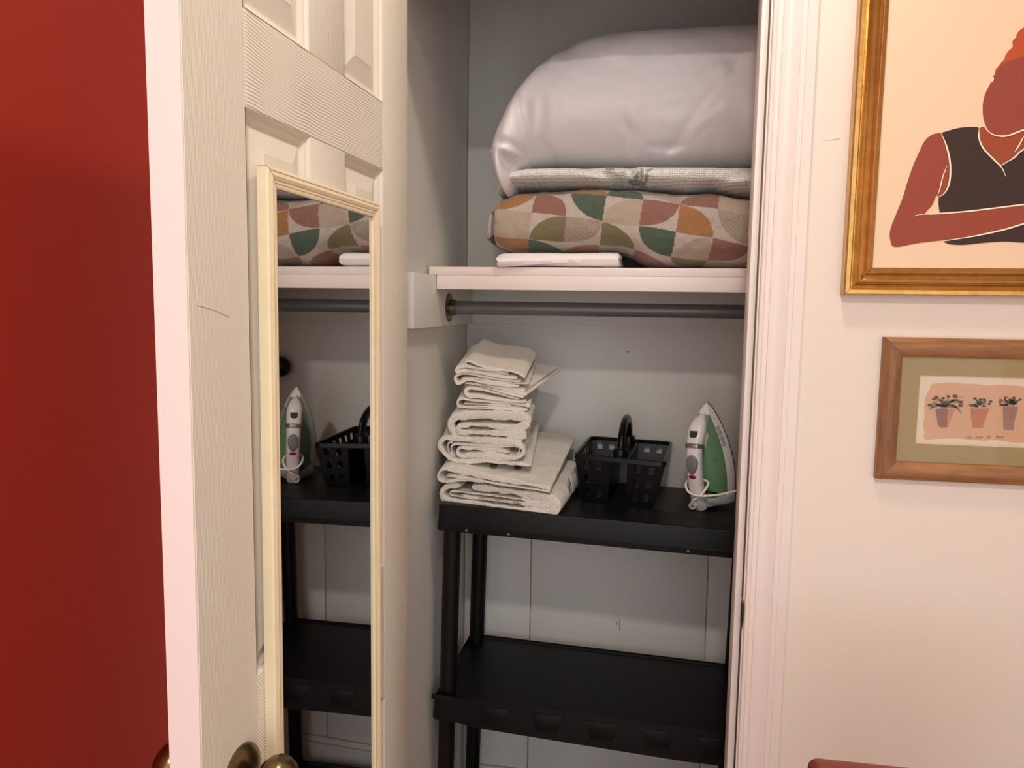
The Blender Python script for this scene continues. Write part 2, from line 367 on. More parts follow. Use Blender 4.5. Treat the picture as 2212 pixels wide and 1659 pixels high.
mk('mirror_glass', (gl+gb, [(0, 1, 2, 3), (7, 6, 5, 4), (0, 4, 5, 1), (1, 5, 6, 2), (2, 6, 7, 3), (3, 7, 4, 0)]), M_mirror, mirror, sm=False)

# ------------------------------------------------------------------ closet shelf, cleats and rod
YS = .268; ZT1, ZU = .077, .060
shelf = thing('closet_shelf', (.4, .45, -.0478), 'long white painted shelf board resting on wall cleats inside the closet', 'shelf')
mk('board', box(.004, CWX-.004, YS, YB-.002, ZU, ZT1), M_trim, shelf, bevel=.0012)
mk('front_edge', box(.0205, CWX-.02, YS, YS+.017, .0305, ZU), M_trim, shelf, bevel=.0012)
mk('cleat', box(.0005, .0185, .113, YB-.0185, -.0478, ZU-.0005), M_closet, shelf, bevel=.0015)
mk('cleat', box(CWX-.0185, CWX-.0005, .113, YB-.0185, -.0478, ZU-.0005), M_closet, shelf, bevel=.0015)
mk('cleat', box(.0005, CWX-.0005, YB-.0182, YB-.0002, -.0478, ZU-.0005), M_closet, shelf, bevel=.0015)
YR, ZR = .3795, -.0075
rod = thing('closet_rod', (.4, YR, ZR-.015), 'dark grey metal hanging rod under the white shelf', 'rod')
mk('pole', tube([(.030, YR, ZR), (CWX-.03, YR, ZR)], .0148, 32), M_rod, rod)
for x, s in ((.019, 1), (CWX-.019, -1)):
    fl = mk('flange', lathe((x, YR, ZR), (s, 0, 0), [(0, .0315), (.0018, .0318), (.0034, .030), (.0040, .024), (.0046, .0195), (.0052, .0178), (.0165, .0176), (.0172, .0165), (.0172, .0146)], 36), M_nickel, rod, ang=30)
    for a in (.5, 2.6, 4.7):
        mk('screw', lathe((x+s*.0034, YR+.0245*cos(a), ZR+.0245*sin(a)), (s, 0, 0), [(0, .0032), (.0012, .0028), (.0018, .001)], 12), M_bolt, fl)

# ------------------------------------------------------------------ black plastic shelf unit (built level, then leaned and turned as the photo shows it)
rack = thing('shelf_unit', (.022, .2666, -.4282), 'black plastic shelving unit standing on the closet floor', 'shelving unit', rot=(0, .0221, -.026))
ox, oy, oz = .022, .2666, -.4282
UW, UDp = .697, .345
def rounded(x0, x1, y0, y1, r, n=6):
    p = []
    for cx, cy, a in ((x1-r, y1-r, 0), (x0+r, y1-r, pi/2), (x0+r, y0+r, pi), (x1-r, y0+r, 1.5*pi)):
        p += [(cx+r*cos(a+k*pi/2/n), cy+r*sin(a+k*pi/2/n)) for k in range(n+1)]
    return p
def slab(levels):            # levels: (inset, z)
    return loft([[(x, y, z) for x, y in rounded(ox+i, ox+UW-i, oy+i, oy+UDp-i, .014)] for i, z in levels])
top = mk('shelf', slab([(.0075, oz-.050), (.004, oz-.050), (.0035, oz-.0555), (.0005, oz-.0555), (-.0005, oz-.0435), (.0012, oz-.042), (.0022, oz-.004), (.0034, oz-.0012), (.006, oz)]), M_black, rack, ang=25)
for x in (.068, .160, .530): mk('bolt', lathe((ox+x, oy-.0002, oz-.0495), (0, -1, 0), [(0, .0030), (.0012, .0028), (.0018, .0018), (.0018, .0004)], 14), M_bolt, top, label='grey bolt head in the front skirt')
# second shelf: sunken tray with a raised lip and tapered facets on the skirt
Z2 = oz-.440
s2 = mk('shelf', slab([(.030, Z2-.034), (.010, Z2-.034), (.006, Z2-.040), (.001, Z2-.045), (.001, Z2-.034), (.0035, Z2+.004), (.006, Z2+.006), (.009, Z2+.004), (.012, Z2)]), M_black, rack, ang=25)
lipx = [0, .03, .075, .118, .30, .575, .64, UW]; lipz = [.0125, .0120, .0085, .0150, .0150, .0150, .0085, .0085]
V = []; Fs = []
for x, z in zip(lipx, lipz): V += [(ox+x, oy+.0015, Z2+.002), (ox+x, oy+.0022, Z2+z), (ox+x, oy+.0068, Z2+z), (ox+x, oy+.0075, Z2+.002)]
for i in range(len(lipx)-1):
    for k in range(4): a = 4*i+k; b = 4*i+(k+1) % 4; Fs.append((a, b, b+4, a+4))
Fs += [(0, 1, 2, 3), tuple(4*(len(lipx)-1)+k for k in range(4))]
mk('front_lip', (V, Fs), M_black, s2, ang=25)
V = [(ox+.004, oy+.0015, Z2-.044), (ox+.004, oy+.010, Z2-.044)]
bz = [(0, -.044), (.06, -.046), (.10, -.052), (.30, -.056), (.55, -.060), (.64, -.058), (UW, -.050)]
V = []; Fs = []
for x, z in bz: V += [(ox+min(max(x, .006), UW-.006), oy+.0035, Z2-.040), (ox+min(max(x, .006), UW-.006), oy+.0030, Z2+z), (ox+min(max(x, .006), UW-.006), oy+.007, Z2+z), (ox+min(max(x, .006), UW-.006), oy+.0075, Z2-.040)]
for i in range(len(bz)-1):
    for k in range(4): a = 4*i+k; b = 4*i+(k+1) % 4; Fs.append((a, b, b+4, a+4))
Fs += [(0, 1, 2, 3), tuple(4*(len(bz)-1)+k for k in range(4))]
mk('lower_lip', (V, Fs), M_black, s2, ang=25)
for k in range(5):
    x = ox+.105+k*.1175; h0, h1 = Z2-.038, Z2+.0005
    P = [(x+.012, oy+.0018, h0), (x+.058, oy+.0018, h0), (x+.068, oy+.0034, h1), (x, oy+.0034, h1)]
    mk('facet', prism(P, (0, -.0016, 0), (0, .001, 0)), M_black, s2, bevel=.0008)
Z3 = oz-.858
mk('shelf', slab([(.030, Z3-.034), (.010, Z3-.034), (.001, Z3-.045), (.001, Z3-.034), (.0035, Z3+.004), (.009, Z3+.004), (.012, Z3)]), M_black, rack, ang=25)
for px, fx in ((.028, 0), (UW-.028, 1)):
    for py in (.036, UDp-.036):
        zf = FL + (.0221*(ox+px) - .0221*ox) + .0004
        for r, z0, z1 in ((.0192, Z2+.001, oz-.048), (.0186, Z3+.001, Z2-.033), (.0182, zf, Z3-.033)):
            mk('leg', lathe((ox+px, oy+py, z0), (0, 0, 1), [(0, r*.97), (.03, r*.985), ((z1-z0)*.5, r), (z1-z0-.02, r*1.0), (z1-z0, r*1.03)], 28), M_black, rack)
def shelf_z(x, y=.4): return oz - .0221*(x-ox)

# ------------------------------------------------------------------ folded towels
def ribbon(paths, frame, depth, slope=0.0, grow=0.0, shear=0.0, lip=1.0, seed=0, nd=30, amp=.0012, backw=0.0, fuzz=.0005):
    """paths: lists of (x, z, thickness) in the front plane; swept backwards along ey."""
    O, ex, ey = Vec(frame[0]), Vec(frame[1]), Vec(frame[2]); out = []
    zmin = min(p[1]-p[2]/2 for P in paths for p in P)
    for P in paths:
        C = catmull([Vec((p[0], p[1], p[2])) for p in P], .0035); n = len(C); L = []; Rr = []
        nor = []
        for i, c in enumerate(C):
            t = (C[min(i+1, n-1)]-C[max(i-1, 0)]).xy
            t = t.normalized() if t.length > 1e-9 else Vec((1, 0)); nor.append(Vec((-t.y, t.x)))
        ds = [0, .0015, .004, .008, .014]+[.014+(depth-.028)*k/nd for k in range(1, nd)]+[depth-.014, depth-.008, depth-.004, depth-.0015, depth]
        V = []; Fs = []
        ring = 2*n
        for d in ds:
            e = min(d, depth-d); th = .62+.38*sqrt(max(0, 1-(1-min(1, e/.005))**2))
            ins = 0
            for side in (1, -1):
                rng = range(n) if side == 1 else range(n-1, -1, -1)
                for i in rng:
                    c = C[i]; h = c.z/2*th
                    endr = min(i, n-1-i)*.0035
                    h *= (.45+.55*min(1, endr/.006)) 
                    q = Vec((c.x, c.y))+nor[i]*h*side
                    g = 1+grow*d/depth
                    zz = zmin+(q.y-zmin)*g + slope*d
                    w = min(1, .3+c.z/.012)*amp*noise(q.x*60+seed, d*45, q.y*60)+amp*1.4*noise(q.x*18+seed, d*14, q.y*22)+fuzz*min(1, (c.z/.011)**2)*noise(q.x*170+seed, d*150, q.y*170)
                    xx = q.x+shear*d+backw*(d/depth)*q.x
                    p = O+ex*(xx+w*nor[i].x*side)+ey*(d+.0025*noise(i*.05+seed, 3.3)*(1 if d < depth/2 else 2))
                    p.z = zz+w*nor[i].y*side
                    V.append(p)
        for j in range(len(ds)-1):
            for i in range(ring):
                k = (i+1) % ring; Fs.append((j*ring+i, j*ring+k, (j+1)*ring+k, (j+1)*ring+i))
        for j in (0, len(ds)-1):
            for i in range(n-1): Fs.append((j*ring+i, j*ring+i+1, j*ring+ring-2-i, j*ring+ring-1-i))
        out.append((V, Fs))
    return join(*out)
def tracer(ox_, oy_, sc, frame):
    O, ex, ey = Vec(frame[0]), Vec(frame[1]), Vec(frame[2]); n = ex.cross(Vec((0, 0, 1)))
    def f(P):
        r = []
        for q in P:
            p = on_plane(ox_+q[0]/sc, oy_+q[1]/sc, O, n); r.append(((p-O).dot(ex), p.z, q[2]/sc*(1.80/F)))
        return r
    return f
def fr(x, y, yaw, eyaw=None):
    a = R_(yaw); b = R_(yaw if eyaw is None else eyaw); return ((x, y, 0), (cos(a), sin(a), 0), (-sin(b), cos(b), 0))
f1 = fr(.016, .308, -9, -6)
A = tracer(930, 870, 6.32, f1)
bt1 = mk('bath_towel', ribbon([A([(560,1150,70),(800,1185,86),(1200,1245,92),(1520,1285,96),(1680,1335,96),(1722,1410,98),(1660,1485,100),(1500,1510,100),(1100,1470,104),(700,1415,104),(400,1370,100),(230,1335,96),(150,1270,86),(160,1190,84),(250,1140,80),(400,1140,66)]),
    A([(420,1262,26),(800,1320,27),(1300,1375,28),(1560,1405,28),(1640,1392,26),(1620,1362,22),(1300,1330,22),(800,1268,24),(400,1222,24),(290,1212,26),(258,1240,26),(290,1268,26),(600,1308,27),(1100,1372,30),(1500,1428,30),(1600,1432,28)])],
    f1, .27, slope=0.0, grow=.35, seed=1, amp=.0024, nd=56, fuzz=.0014), M_towel, label='thick white terry bath towel folded at the bottom of the towel stack', cat='towel', group='folded white towels in the stack')
a = on_plane(930+1880/6.32, 870+1090/6.32, (.302, .40, 0), Vec((1, -.1, 0)))
a = Vec((.296, .355, -.388))
mk('care_tag', loft([[a+Vec((.0035*t+.004*sin(t*2), -.004*t+w, .012-.028*t)) for w in (-.009, .009)]+[a+Vec((.0047*t+.004*sin(t*2), -.004*t+w, .0122-.028*t)) for w in (.009, -.009)] for t in (0, .2, .4, .6, .8, 1)]), M_tagg, bt1, label='grey cloth care tag')
f2 = fr(.012, .300, -9, -4)
A = tracer(930, 870, 6.32, f2)
bt2 = mk('bath_towel', ribbon([A([(1640,1178,40),(1400,1130,52),(1000,1062,64),(600,975,74),(300,912,78),(170,915,66),(105,975,52),(108,1045,42),(170,1082,36),(300,1070,32),(430,1052,30),(700,1082,30),(1100,1142,30),(1500,1195,28)]),
    A([(1630,1215,22),(1300,1172,22),(900,1112,22),(600,1050,22),(330,1008,24),(215,1000,26)])],
    f2, .315, slope=.165, seed=5, amp=.0018, nd=56, fuzz=.0009), M_towel, label='large white bath towel folded flat, second from the bottom of the stack', cat='towel', group='folded white towels in the stack')
for x in (850, 1180):
    p = on_plane(930+x/6.32, 870+(862 if x < 1000 else 895)/6.32, (.012, .296, 0), Vec((.14, -1, 0)))
    mk('care_tag', box(p.x-.007, p.x+.007, p.y+.001, p.y+.02, p.z-.0025, p.z+.0005), M_tagd, bt2, bevel=.0006)
f3 = fr(.030, .318, -6, 4)
A = tracer(930, 870, 6.32, f3)
mk('hand_towel', ribbon([A([(1375,858,70),(1150,832,66),(800,795,64),(450,805,66),(300,788,66),(210,720,64),(145,640,62),(125,580,60),(160,520,56),(260,488,54),(600,520,50),(900,530,54),(1150,555,72),(1245,615,76),(1265,680,78),(1200,745,78),(1040,755,76),(850,730,70),(560,725,66),(430,735,60),(370,700,54),(370,650,50),(420,620,52),(600,622,54),(800,630,50),(960,655,40),(1080,690,34)]),
    A([(1180,720,24),(1215,670,24),(1200,625,24),(1120,600,22),(900,588,22),(600,575,22),(330,570,24),(280,620,24),(290,700,24),(330,745,24)]),
    A([(330,770,22),(255,700,24),(230,620,24),(240,560,24),(300,540,22)])],
    f3, .27, slope=.17, seed=9, amp=.0020, nd=48, fuzz=.0011), M_towel, label='rolled white hand towel directly on the large flat bath towel', cat='towel', group='folded white towels in the stack')
f4 = fr(.040, .318, -5, 4)
A = tracer(930, 870, 6.32, f4)
mk('hand_towel', ribbon([A([(1310,450,84),(1000,428,76),(700,412,74),(460,408,70),(385,385,62),(380,345,58),(450,315,62),(700,312,66),(1000,340,66),(1180,352,74),(1290,300,84),(1322,235,100),(1240,190,125),(1000,176,136),(700,172,138),(450,176,130),(330,205,108),(280,265,88),(272,330,84),(320,420,82),(420,480,74),(700,498,58),(1000,510,54),(1250,520,50)])],
    f4, .25, slope=.17, seed=13, amp=.0022, nd=48, fuzz=.0014), M_towel, label='plump white hand towel under the washcloths, open fold to the right', cat='towel', group='folded white towels in the stack')
# washcloths, lowest first, traced on the 8.848x view from (940, 730)
def wash(fold, label, x, y, yaw, ey, depth, slope, seed, **k):
    f = fr(x, y, yaw, ey); T = tracer(940, 730, 8.848, f)
    return mk('washcloth', ribbon([T(P) for P in fold], f, depth, slope=slope, seed=seed, amp=.0010, **k), M_cloth, label=label, cat='washcloth', group='small white washcloths on the towel stack')
wash([[(1820,1300,70),(1500,1255,64),(1100,1225,60),(700,1195,54),(520,1165,50),(440,1200,52),(425,1270,52),(470,1325,54),(700,1320,50),(1000,1315,50),(1400,1335,54),(1700,1365,54)],
      [(1760,1375,36),(1500,1372,34),(1000,1352,28),(600,1348,26)], [(560,1230,34),(560,1262,34),(700,1268,34),(1100,1280,34),(1450,1300,36)]],
     'flat folded white washcloth, lowest of the washcloth pile', .050, .322, -4, 5, .20, .17, 21)
wash([[(1610,1180,58),(1400,1120,58),(1100,1035,62),(850,975,66),(680,955,62),(600,985,58),(585,1050,58),(640,1110,60),(800,1118,64),(1100,1165,66),(1450,1215,66),(1740,1225,62)]],
     'loosely rolled white washcloth, second from the bottom of the pile', .060, .320, -6, 5, .20, .17, 25)
w3 = wash([[(1690,1128,44),(1400,1065,40),(1000,960,34),(760,895,30),(600,868,30),(575,885,26)], [(1750,1085,44),(1450,1015,40),(1100,945,32),(800,892,28)],
      [(1715,1005,46),(1400,962,42),(1000,915,36),(700,868,30)]],
     'white washcloth with a small care tag and one corner sticking out backwards right', .062, .318, -6, -16, .19, .20, 29)
p = on_plane(940+1285/8.848, 730+955/8.848, (.06, .311, 0), Vec((.1, -1, 0)))
mk('care_tag', box(p.x-.012, p.x+.012, p.y, p.y+.012, p.z-.0022, p.z+.0018), M_tag, w3, bevel=.0006, label='small printed white care tag')
wash([[(1600,930,62),(1300,895,60),(900,845,56),(640,800,54),(520,840,52),(430,870,50),(390,820,46),(380,750,46),(450,700,54),(620,680,62),(900,735,62),(1200,785,58),(1450,820,52),(1640,838,40)],
      [(1790,885,30),(1500,868,26),(1100,830,22),(760,775,22),(500,790,22)]],
     'white washcloth with a fat fold hanging over on the left', .046, .316, -7, 3, .19, .18, 33)
wash([[(1570,768,44),(1300,745,48),(1000,690,48),(700,640,50),(520,632,46),(425,655,40),(395,625,40),(440,575,44),(560,540,40),(800,590,30),(1100,640,28),(1400,690,28)]],
     'white washcloth second from the top, folded edge on the left', .048, .312, -7, 3, .19, .20, 37)
wash([[(1715,772,48),(1600,690,52),(1450,640,54),(1150,600,54),(850,535,54),(690,465,48),(590,452,44),(570,505,42),(640,560,40),(850,590,38),(1150,625,30),(1400,650,26)]],
     'topmost white washcloth of the pile, its surface sloping up to the back', .064, .306, -8, 1, .19, .20, 41)

# ------------------------------------------------------------------ bedding on the shelf
def body(name, xs, fn, mt, disp=None, nr=110, colour=None, **kw):
    rings = []; flat_ = []
    for x in xs:
        y0, y1, z0, z1, e = fn(x); r = []; fr_ = []
        cy, cz, ay, az = (y0+y1)/2, (z0+z1)/2, (y1-y0)/2, (z1-z0)/2
        pv = None; s = 0
        for k in range(nr):
            a = 2*pi*k/nr+pi      # starts at the front middle
            ca, sa = cos(a), sin(a)
            q_ = (abs(ca)**e+abs(sa)**e)**(-1/e); ca *= q_; sa *= q_; y = cy+ay*ca; z = cz-az*sa
            p = Vec((x, y, z)); fr_.append(p.copy())
            if disp: p = p+disp(x, y, z, ca, sa, ay, az)
            r.append(p)
        rings.append(r); flat_.append(fr_)
    vf = loft(rings); o = mk(name, vf, mt, ang=60, **kw)
    if colour:
        at_ = o.data.color_attributes.new('pattern', 'FLOAT_COLOR', 'POINT')
        buf = []
        for r in flat_:
            # arc length from the front middle, positive upwards
            n = len(r); up = [0]*n
            s = 0
            for k in range(1, n//2+1): s += (r[k]-r[k-1]).yz.length; up[k] = s
            s = 0
            for k in range(n-1, n//2, -1): s += (r[k]-r[(k+1) % n]).yz.length; up[k] = -s
            for p, v in zip(r, up): buf += colour(p, v)
        at_.data.foreach_set('color', buf)
    return o
def creases(L):
    def f(x, z):
        d = 0
        for (ax, az, bx, bz_, w, amp) in L:
            vx, vz = bx-ax, bz_-az; t = max(0, min(1, ((x-ax)*vx+(z-az)*vz)/(vx*vx+vz*vz)))
            q = hypot(x-ax-vx*t, z-az-vz*t); d += amp*exp(-(q/w)**2)*(sin(pi*(.15+.7*t)))
        return d
    return f
# folded sheet
P = []
sx0, sx1 = .150, .396
shp = [(.560, .1035, .009), (.42, .1035, .010), (.31, .1040, .011), (.284, .1032, .012), (.270, .1002, .013), (.264, .0940, .0135), (.269, .0885, .013), (.282, .0852, .012), (.31, .0838, .011), (.42, .0835, .012), (.56, .0835, .012)]
inn = [(.555, .0935, .008), (.40, .0935, .009), (.285, .0935, .009)]
fs = ((0, 0, 0), (0, 1, 0), (1, 0, 0))
v1 = ribbon([[(a, b, c) for a, b, c in shp], inn], ((sx0, 0, 0), (0, 1, 0), (1, 0, 0)), sx1-sx0, seed=51, amp=.0010, nd=30)
def sheet_tf(v):
    x, y, z = v; t = (x-sx0)/(sx1-sx0)
    z = ZT1+(z-ZT1)*(.86+.13*t)+.0006; y = y+.022*(t)-.010*(1-t) 
    z = .0935+(z-.0935)*(1-.28*exp(-min(x-sx0, sx1-x)/.006)); z -= .006*smooth((.272-y)/.012)*(1-t) if y < .272 else 0
    return (x+.004*noise(y*20, z*160), y, z)
mk('folded_sheet', ([sheet_tf(v) for v in v1[0]], v1[1]), M_sheet, label='smooth white folded sheet lying on the shelf under the patterned quilt', cat='sheet')

# patterned quilt
topq = [(.112, .148), (.120, .178), (.130, .205), (.146, .224), (.18, .238), (.24, .243), (.36, .243), (.44, .240), (.48, .237), (.53, .231), (.575, .2345), (.61, .228), (.66, .2205), (.78, .214)]
def quilt_fn(x):
    z1 = interp(topq, x)
    z0 = lerp(lerp(.1056, .1104, smooth((x-.15)/.25)), ZT1+.0035, smooth((x-.395)/.075))
    if x < .17: z0 = lerp(.145, .1058, sqrt(max(0, min(1, (x-.112)/.058))))
    t = max(0.03, min(1, (x-.112)/.05)); hy = sqrt(1-(1-t)**2)
    y0, y1 = .268, .600; c = (y0+y1)/2; return (c-(c-y0)*lerp(.72, 1, hy), c+(y1-c)*lerp(.6, 1, hy), z0, max(z1, z0+.006), 3.0)
def quilt_disp(x, y, z, ca, sa, ay, az):
    d = .0022*noise(x*26, z*30, y*10)+.0011*noise(x*70, z*80, 3)+.004*noise(x*9, z*9, 7)
    d += -.016*exp(-((x-.1335-.003*noise(z*40, 1))/.0035)**2)*(1 if ca < .1 else 0)
    return Vec((0, d*ca*1.2, -d*sa*.6))
CQ = {'o': (162, 117, 78), 'r': (144, 103, 91), 'g': (82, 95, 79), 'v': (124, 113, 84), 't': (150, 132, 108), 'b': (188, 173, 162), 'd': (160, 140, 118), 'k': (128, 110, 84)}
CELL = {(-3,0):('d','F',1), (-2,0):('v','BR',0), (-1,0):('k','TL',1), (0,0):('v','BL',0), (1,0):('g','TR',0), (2,0):('d','BR',1), (3,0):('r','TL',0), (4,0):('v','BR',0), (5,0):('g','BL',0),
 (-3,-1):('o','TL',0), (-2,-1):('r','BL',0), (-1,-1):('g','TR',0), (0,-1):('d','BR',1), (1,-1):('r','TL',0), (2,-1):('o','BL',0), (3,-1):('k','TR',1), (4,-1):('r','TL',0),
 (-1,-2):('o','BL',0), (0,-2):('g','BL',0), (1,-2):('t','TR',1), (2,-2):('r','BR',0), (3,-2):('d','BL',1), (-2,-2):('v','BR',0), (-3,-2):('g','TR',0),
 (-3,1):('o','TR',0), (-2,1):('g','BL',0), (-1,1):('o','BR',0), (0,1):('d','TL',1), (1,1):('r','BL',0), (2,1):('v','TR',0), (3,1):('d','TL',1), (-4,0):('b','TL',0), (-4,1):('g','TR',0), (-4,-1):('o','BL',0)}
_rq = random.Random(5)
for i in range(-7, 9):
    for j in range(-7, 7):
        if (i, j) not in CELL: CELL[(i, j)] = (_rq.choice('orgvkd'), _rq.choice(['TL', 'TR', 'BL', 'BR']), _rq.choice((0, 0, 1)))
q0 = at(1030+925/3.403, 380+340/3.403, .272); qa = at(1030+1462/3.403, 380+422/3.403, .272); qb = at(1030+895/3.403, 380+545/3.403, .272)
e1 = ((qa-q0).x/2, (qa-q0).z/2); e2 = ((qb-q0).x, (qb-q0).z*1.03); dt = e1[0]*e2[1]-e1[1]*e2[0]
def quilt_col(p, v):
    zc = .171 if p.x > .4 else .176
    a, b = p.x-q0.x, (v+ (lerp(.1755, .155, smooth((p.x-.395)/.075))))-q0.z
    i = (a*e2[1]-b*e2[0])/dt; j = (b*e1[0]-a*e1[1])/dt
    I, J = math.floor(i), math.floor(j); fi, fj = i-I, j-J
    c, o, dot = CELL.get((I, J), ('b', 'F', 0))
    if o == 'F': ins = True
    else:
        dx = fi if 'L' in o else 1-fi; dy = fj if 'T' in o else 1-fj; ins = hypot(dx, dy) < .985
    if ins: return [*lin(CQ[c]), 0.0 if dot else 1.0]
    return [*lin(CQ['b']), 1.0]
M_quilt = attr_mat('quilt_print', bump=.5, bs=300, weave=True, bd=.0012)
xs = [.1125+.0012*k for k in range(26)]+[.1437+.0021*k for k in range(304)]
body('quilt', [x for x in xs if x < .775], quilt_fn, M_quilt, quilt_disp, nr=420, colour=quilt_col, label='folded quilt printed with green, orange and rose quarter circles on the closet shelf', cat='quilt')
# mattress pad / pillow with a dotted knit cover
padb = [(.140, .228), (.16, .2445), (.25, .2445), (.36, .2435), (.44, .240), (.48, .237), (.53, .2305), (.575, .2345), (.61, .228), (.66, .2205), (.78, .214)]
padt = [(.138, .232), (.146, .256), (.160, .276), (.20, .284), (.30, .285), (.45, .284), (.60, .282), (.70, .286), (.78, .287)]
padc = creases([(.30, .285, .415, .242, .010, -.016), (.415, .285, .405, .242, .012, -.018), (.425, .283, .455, .236, .016, .010), (.60, .250, .70, .292, .010, -.014), (.56, .225, .70, .262, .016, .008), (.20, .252, .24, .242, .010, -.006), (.49, .262, .56, .270, .02, .006)])
def pad_fn(x):
    z0, z1 = interp(padb, x)+.0005, interp(padt, x); t = max(.02, min(1, (x-.138)/.035)); hy = sqrt(1-(1-t)**2)
    return (.425-.150*lerp(.65, 1, hy), .425+.16*lerp(.6, 1, hy), z0, z1, 2.6)
def pad_disp(x, y, z, ca, sa, ay, az):
    d = .0018*noise(x*20, z*26, 5)+.003*noise(x*8, z*8, 2)+(padc(x, z) if ca < .2 else 0)
    sag = -.010*smooth((x-.50)/.05)*(1-smooth((x-.64)/.05))*(1 if sa > 0 else 0)*abs(sa)*0
    return Vec((0, -d, 0))
leaf = []
for (cx, cy, an, L, w) in [(1374, 388, -60, 13, 4.5), (1386, 378, -100, 12, 4), (1396, 389, -75, 11, 4), (1366, 393, 20, 11, 3.5), (1402, 373, -20, 10, 3), (1384, 396, 10, 13, 3.5), (1318, 368, 10, 12, 2.5), (1500, 410, 0, 0.1, .1)]:
    p = at(cx, cy, .30); leaf.append((p.x, p.z, R_(-an), L*.00098, w*.00098))
def pad_col(p, v):
    c = lin((240, 238, 232))
    for lx, lz, an, L, w in leaf:
        dx, dz = p.x-lx, p.z-lz; a = (dx*cos(an)+dz*sin(an))/L; b = (-dx*sin(an)+dz*cos(an))/w
        if abs(a) < 1 and abs(b) < (1-a*a) and p.y < .36:
            c = lin((160, 168, 158)); break
    return [*c, 1]
M_pad = attr_mat('dotted_knit_cover', bump=0.0, sheen=.2)
N, L, b = nodes_of(M_pad); tc = N.new('ShaderNodeTexCoord'); mp = N.new('ShaderNodeMapping'); mp.inputs['Scale'].default_value = (1, 0, 1)
vo = N.new('ShaderNodeTexVoronoi'); vo.inputs['Scale'].default_value = 230; vo.inputs['Randomness'].default_value = .25
cr = N.new('ShaderNodeValToRGB'); cr.color_ramp.elements[0].position = .05; cr.color_ramp.elements[1].position = .38
bn = N.new('ShaderNodeBump'); bn.inputs['Strength'].default_value = 1; bn.inputs['Distance'].default_value = .0022
L(tc.outputs['Object'], mp.inputs[0]); L(mp.outputs[0], vo.inputs[0]); L(vo.outputs[0], cr.inputs[0]); L(cr.outputs[0], bn.inputs['Height']); L(bn.outputs[0], b.inputs['Normal'])
xs = [.1385+.001*k for k in range(30)]+[.169+.003*k for k in range(202)]
body('foam_pillow', [x for x in xs if x < .772], pad_fn, M_pad, pad_disp, nr=260, colour=pad_col, label='flattened white pillow in a dimpled knit cover with grey leaf print, on the quilt', cat='pillow')
# big white pillow
def pz(px, py, Y=None): p = at(px, py, Y or lerp(.30, .42, smooth((px-1069)/150))); return p.x, p.z
ptop = [pz(*q) for q in [(1069,332),(1076,300),(1092,268),(1112,235),(1140,200),(1172,165),(1210,130),(1255,103),(1300,88),(1360,80),(1430,74),(1530,68),(1640,63)]]+[(.80, .562)]
pbot = [pz(*q) for q in [(1069,338),(1074,372),(1084,402),(1095,424),(1104,420),(1116,398),(1130,374),(1150,362),(1200,361),(1300,362),(1380,364),(1450,366),(1550,363),(1640,361)]]+[(.80, .289)]
X0p = ptop[0][0]
def P1(q, Y=.33): p = at(1040+q[0]/3.456, 40+q[1]/3.456, Y); return (p.x, p.z)
def cr_(a, b, w, amp): return (*P1(a), *P1(b), w, amp)
pc = creases([cr_((1840,480),(1440,960),.014,-.009), cr_((1900,600),(1480,980),.018,.006), cr_((1840,390),(1840,640),.012,-.005), cr_((1760,380),(1820,560),.02,.007), cr_((1240,965),(1520,965),.007,-.010), cr_((1480,920),(1380,1010),.009,-.010),
   cr_((1040,780),(1120,900),.011,-.010), cr_((1110,880),(1040,1080),.012,-.007), cr_((1100,960),(1330,1090),.010,-.006), cr_((330,690),(400,1060),.009,-.011), cr_((460,700),(420,1000),.008,-.009), cr_((380,800),(440,1050),.010,.006),
   cr_((470,960),(560,1060),.007,-.009), cr_((520,930),(600,1010),.009,.006), cr_((1330,1070),(1620,1060),.012,-.008), cr_((1690,1030),(1760,1070),.009,-.009), cr_((1500,990),(1330,1060),.010,.008), cr_((180,1000),(330,1040),.009,-.012), cr_((600,1100),(1000,1010),.02,-.004), cr_((1620,700),(1200,760),.012,-.006),
   cr_((540,640),(560,860),.010,-.005), cr_((220,660),(330,560),.006,-.006), cr_((1700,820),(1540,960),.010,-.006)])
def pil_fn(x):
    z0, z1 = interp(pbot, x), interp(ptop, x); t = max(.015, min(1, (x-X0p)/.14)); hy = sqrt(1-(1-t)**2)
    cy = lerp(.300, .435, smooth((x-X0p)/.15)); return (cy-.165*lerp(.16, 1, hy), cy+.17*lerp(.16, 1, hy), z0, max(z1, z0+.004), 2.35)
def pil_disp(x, y, z, ca, sa, ay, az):
    d = .005*noise(x*10, z*10, 3)+.0020*noise(x*26, z*24, 8)+.0016*noise(x*34+z*22, z*30-x*16, 5)+.0008*noise(x*80+z*50, z*60-x*30, 2)
    if ca < .1: d += pc(x, z)
    fz = pz(1080+.55*(x-.14)*0, 335)[1]-.30*max(0, x-.155)
    d -= .045*smooth((fz-z)/.018)*smooth((x-.150)/.02)*(1-smooth((x-.24)/.05))*(1 if ca < .2 else 0)
    belly = -.022*exp(-((z-.36)/.07)**2)*(1 if ca < 0 else 0)*abs(ca)*smooth((x-X0p)/.12)
    return Vec((0, -d+belly, 0))
pil = None
xs = [X0p+.0015*k for k in range(60)]+[X0p+.09+.004*k for k in range(160)]
pil = body('pillow', [x for x in xs if x < .778], pil_fn, M_pillow, pil_disp, nr=240, label='big plump white bed pillow on top of the bedding pile in the closet', cat='pillow')
